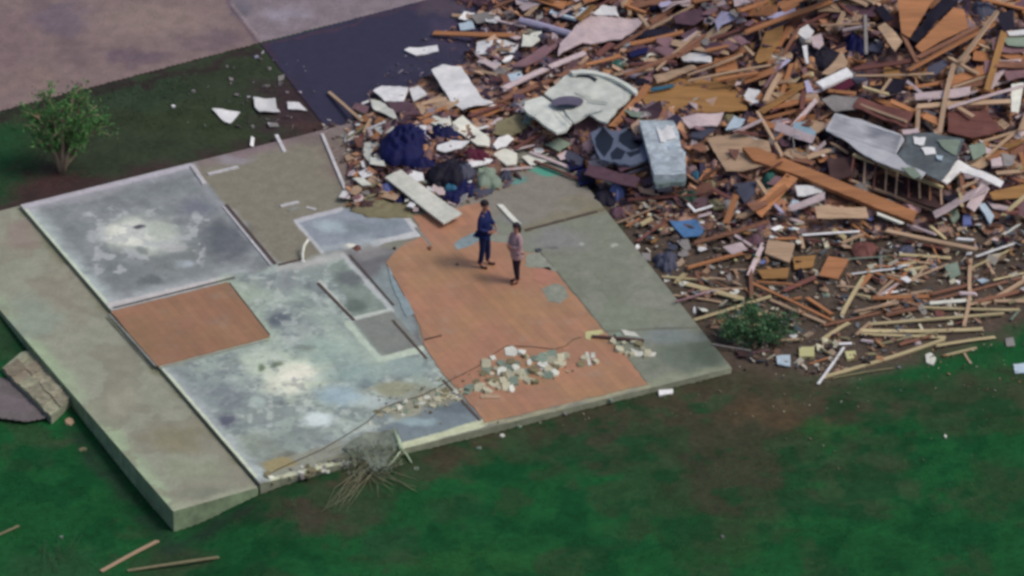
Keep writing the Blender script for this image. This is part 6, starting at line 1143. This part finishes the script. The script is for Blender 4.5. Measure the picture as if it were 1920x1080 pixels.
def person(px, hgt, rz, label, pose, coat, trous, shoe, coat_len, hair_long=False):
    """faces local +X"""
    c = P(px[0], px[1], 0); c.z = .016
    r = empty('person', c, label, 'person', rz=rz); k = hgt / 1.78
    J = {}
    def s3(x, y, z): return (x * k, y * k, z * k)
    st_ = pose['stance']
    J['pelvis'] = (s3(0, 0, .96), (.11 * k, .14 * k)); J['waist'] = (s3(-.01, 0, 1.10), (.095 * k, .125 * k)); J['chest'] = (s3(0, 0, 1.30), (.11 * k, .155 * k)); J['neckb'] = (s3(0, 0, 1.46), .055 * k); J['neck'] = (s3(.015, 0, 1.53), .05 * k)
    J['head1'] = (s3(.03, 0, 1.61), (.075 * k, .07 * k)); J['head2'] = (s3(.025, 0, 1.70), (.085 * k, .075 * k)); J['nose'] = (s3(.115, 0, 1.635), .012 * k); J['chin'] = (s3(.075, 0, 1.575), .03 * k)
    E = [('pelvis', 'waist'), ('waist', 'chest'), ('chest', 'neckb'), ('neckb', 'neck'), ('neck', 'head1'), ('head1', 'head2'), ('head1', 'nose'), ('head1', 'chin')]
    TJ = {'tp': (s3(0, 0, .99), (.135 * k, .165 * k))}; TE = []; CJ = {'c0': (s3(0, 0, 1.05), (.16 * k, .205 * k)), 'c1': (s3(0, 0, 1.28), (.16 * k, .205 * k)), 'c2': (s3(-.005, 0, 1.45), (.085 * k, .10 * k)), 'c3': (s3(0, 0, 1.50), (.068 * k, .075 * k))}; CE_ = [('c0', 'c1'), ('c1', 'c2'), ('c2', 'c3')]
    if coat_len > 0: CJ['c9'] = (s3(0, 0, 1.05 - coat_len), (.20 * k, .245 * k)); CE_.append(('c0', 'c9'))
    shoes = []; sleeves = []
    for sd_, sg in (('l', 1), ('r', -1)):
        hip = (0, .09 * sg, .90); kn = (st_[sd_][0] * .55 + .02, .09 * sg + st_[sd_][1] * .5, .50); an = (st_[sd_][0], .09 * sg + st_[sd_][1], .09); toe = (an[0] + .15, an[1] + .02 * sg, .035)
        J['hip' + sd_] = (s3(*hip), .085 * k); J['kn' + sd_] = (s3(*kn), .055 * k); J['an' + sd_] = (s3(*an), .038 * k); J['toe' + sd_] = (s3(*toe), .03 * k); E += [('pelvis', 'hip' + sd_), ('hip' + sd_, 'kn' + sd_), ('kn' + sd_, 'an' + sd_), ('an' + sd_, 'toe' + sd_)]
        TJ['h' + sd_] = (s3(*hip), .105 * k); TJ['k' + sd_] = (s3(*kn), .075 * k); TJ['a' + sd_] = (s3(an[0] - .01, an[1], .12), .062 * k); TE += [('tp', 'h' + sd_), ('h' + sd_, 'k' + sd_), ('k' + sd_, 'a' + sd_)]
        shoes.append((s3(an[0] - .03, an[1], .055), s3(an[0] + .06, an[1] + .01 * sg, .045), s3(toe[0] + .03, toe[1], .035), s3(an[0] - .01, an[1], .23)))
        sh = (0, .19 * sg, 1.40); el, wr_, fd = pose['arms'][sd_]
        J['sh' + sd_] = (s3(*sh), .034 * k); J['el' + sd_] = (s3(*el), .029 * k); J['wr' + sd_] = (s3(*wr_), .026 * k); pm_ = Vector(wr_) + Vector(fd) * .07; J['pa' + sd_] = (s3(*pm_), (.034 * k, .018 * k)); E += [('chest', 'sh' + sd_), ('sh' + sd_, 'el' + sd_), ('el' + sd_, 'wr' + sd_), ('wr' + sd_, 'pa' + sd_)]
        fdv = Vector(fd).normalized(); sv = fdv.cross(Vector((0, sg, .2))).normalized()
        for i in range(4):
            b0 = pm_ + fdv * .035 + sv * (i - 1.5) * .021; b1 = b0 + fdv * (.038 + .006 * (1.5 - abs(i - 1.5))) ; b2 = b1 + (fdv * .6 + Vector((0, -sg, 0)) * .6).normalized() * .03
            for q, bb in enumerate((b0, b1, b2)): J[f'f{sd_}{i}{q}'] = (s3(*bb), .009 * k)
            E += [('pa' + sd_, f'f{sd_}{i}0'), (f'f{sd_}{i}0', f'f{sd_}{i}1'), (f'f{sd_}{i}1', f'f{sd_}{i}2')]
        t0 = Vector(wr_) + fdv * .03 + sv * .035; t1 = t0 + (fdv + sv * .6).normalized() * .045; J['t0' + sd_] = (s3(*t0), .011 * k); J['t1' + sd_] = (s3(*t1), .009 * k); E += [('wr' + sd_, 't0' + sd_), ('t0' + sd_, 't1' + sd_)]
        w2 = Vector(el).lerp(Vector(wr_), .92); m1 = Vector(sh).lerp(Vector(el), .5); sleeves.append({'i': (s3(0, sh[1] * .45, 1.40), .075 * k), 's': (s3(0, sh[1] * .93, 1.385), .08 * k), 'm': (s3(*m1), .072 * k), 'e': (s3(*el), .066 * k), 'w': (s3(*w2), .05 * k)})
    skin('body', J, E, r, mskin); skin('trousers', TJ, TE, r, trous); skin('jacket' if coat_len < .2 else 'coat', CJ, CE_, r, coat)
    for sv_ in sleeves: skin('sleeve', sv_, [('i', 's'), ('s', 'm'), ('m', 'e'), ('e', 'w')], r, coat)
    for a, b_, c_, d_ in shoes: skin('shoe', {'a': (a, (.045 * k, .05 * k)), 'b': (b_, (.042 * k, .042 * k)), 'c': (c_, (.03 * k, .034 * k)), 'd': (d_, .066 * k)}, [('a', 'b'), ('b', 'c'), ('a', 'd')], r, shoe)
    hr = ellip('hair', s3(.012, 0, 1.70), (.108 * k, .096 * k, .102 * k), mhair, r, cut=lambda q: q.z > -.15 or q.x < .15)
    if hair_long: skin('long_hair', {'a': (s3(-.03, 0, 1.70), .085 * k), 'b': (s3(-.06, 0, 1.58), (.06 * k, .08 * k)), 'c': (s3(-.06, 0, 1.46), (.035 * k, .06 * k))}, [('a', 'b'), ('b', 'c')], r, mhair)
    for sg in (1, -1):
        ellip('eye', s3(.098, .03 * sg, 1.662), (.008 * k, .011 * k, .007 * k), meye, r, seg=8); ellip('ear', s3(.02, .082 * sg, 1.645), (.02 * k, .01 * k, .03 * k), mskin, r, seg=8)
    ellip('mouth', s3(.092, 0, 1.598), (.008 * k, .022 * k, .006 * k), mat('m_lips', (116, 66, 62), .5, 'plain', .05, 5, 0), r, seg=8)
    return r
mblue = mat('m_jacket_blue', (12, 26, 78), .7, 'plain', .25, 9, .5); mjean = mat('m_jeans', (14, 30, 72), .8, 'plain', .25, 12, .4); mboot = mat('m_boots', (72, 50, 44), .7, 'plain', .2, 12, .2)
mcoat = mat('m_coat_mauve', (158, 132, 138), .85, 'plain', .15, 9, .5); mleg = mat('m_leggings', (36, 24, 44), .8, 'plain', .15, 12, .2); mbr = mat('m_shoes_brown', (66, 34, 30), .7, 'plain', .15, 12, .1)
person((908, 500), 1.80, math.radians(-22), 'person in blue jacket and jeans with brown boots, standing on the orange tiles facing right', dict(stance={'l': (.05, .03), 'r': (-.05, 0)}, arms={'l': ((.02, .27, 1.14), (.22, .14, 1.08), (.5, -.8, 0)), 'r': ((-.02, -.27, 1.14), (.20, -.16, 1.05), (.5, .8, 0))}), mblue, mjean, mboot, .14)
person((969, 530), 1.62, math.radians(-150), 'person in dusty mauve coat and dark leggings, standing right of the one in blue', dict(stance={'l': (.03, -.03), 'r': (-.03, .03)}, arms={'l': ((.04, .25, 1.16), (.20, .06, 1.14), (.3, -.9, 0)), 'r': ((.04, -.25, 1.16), (.21, -.06, 1.10), (.3, .9, 0))}), mcoat, mleg, mbr, .36, True)
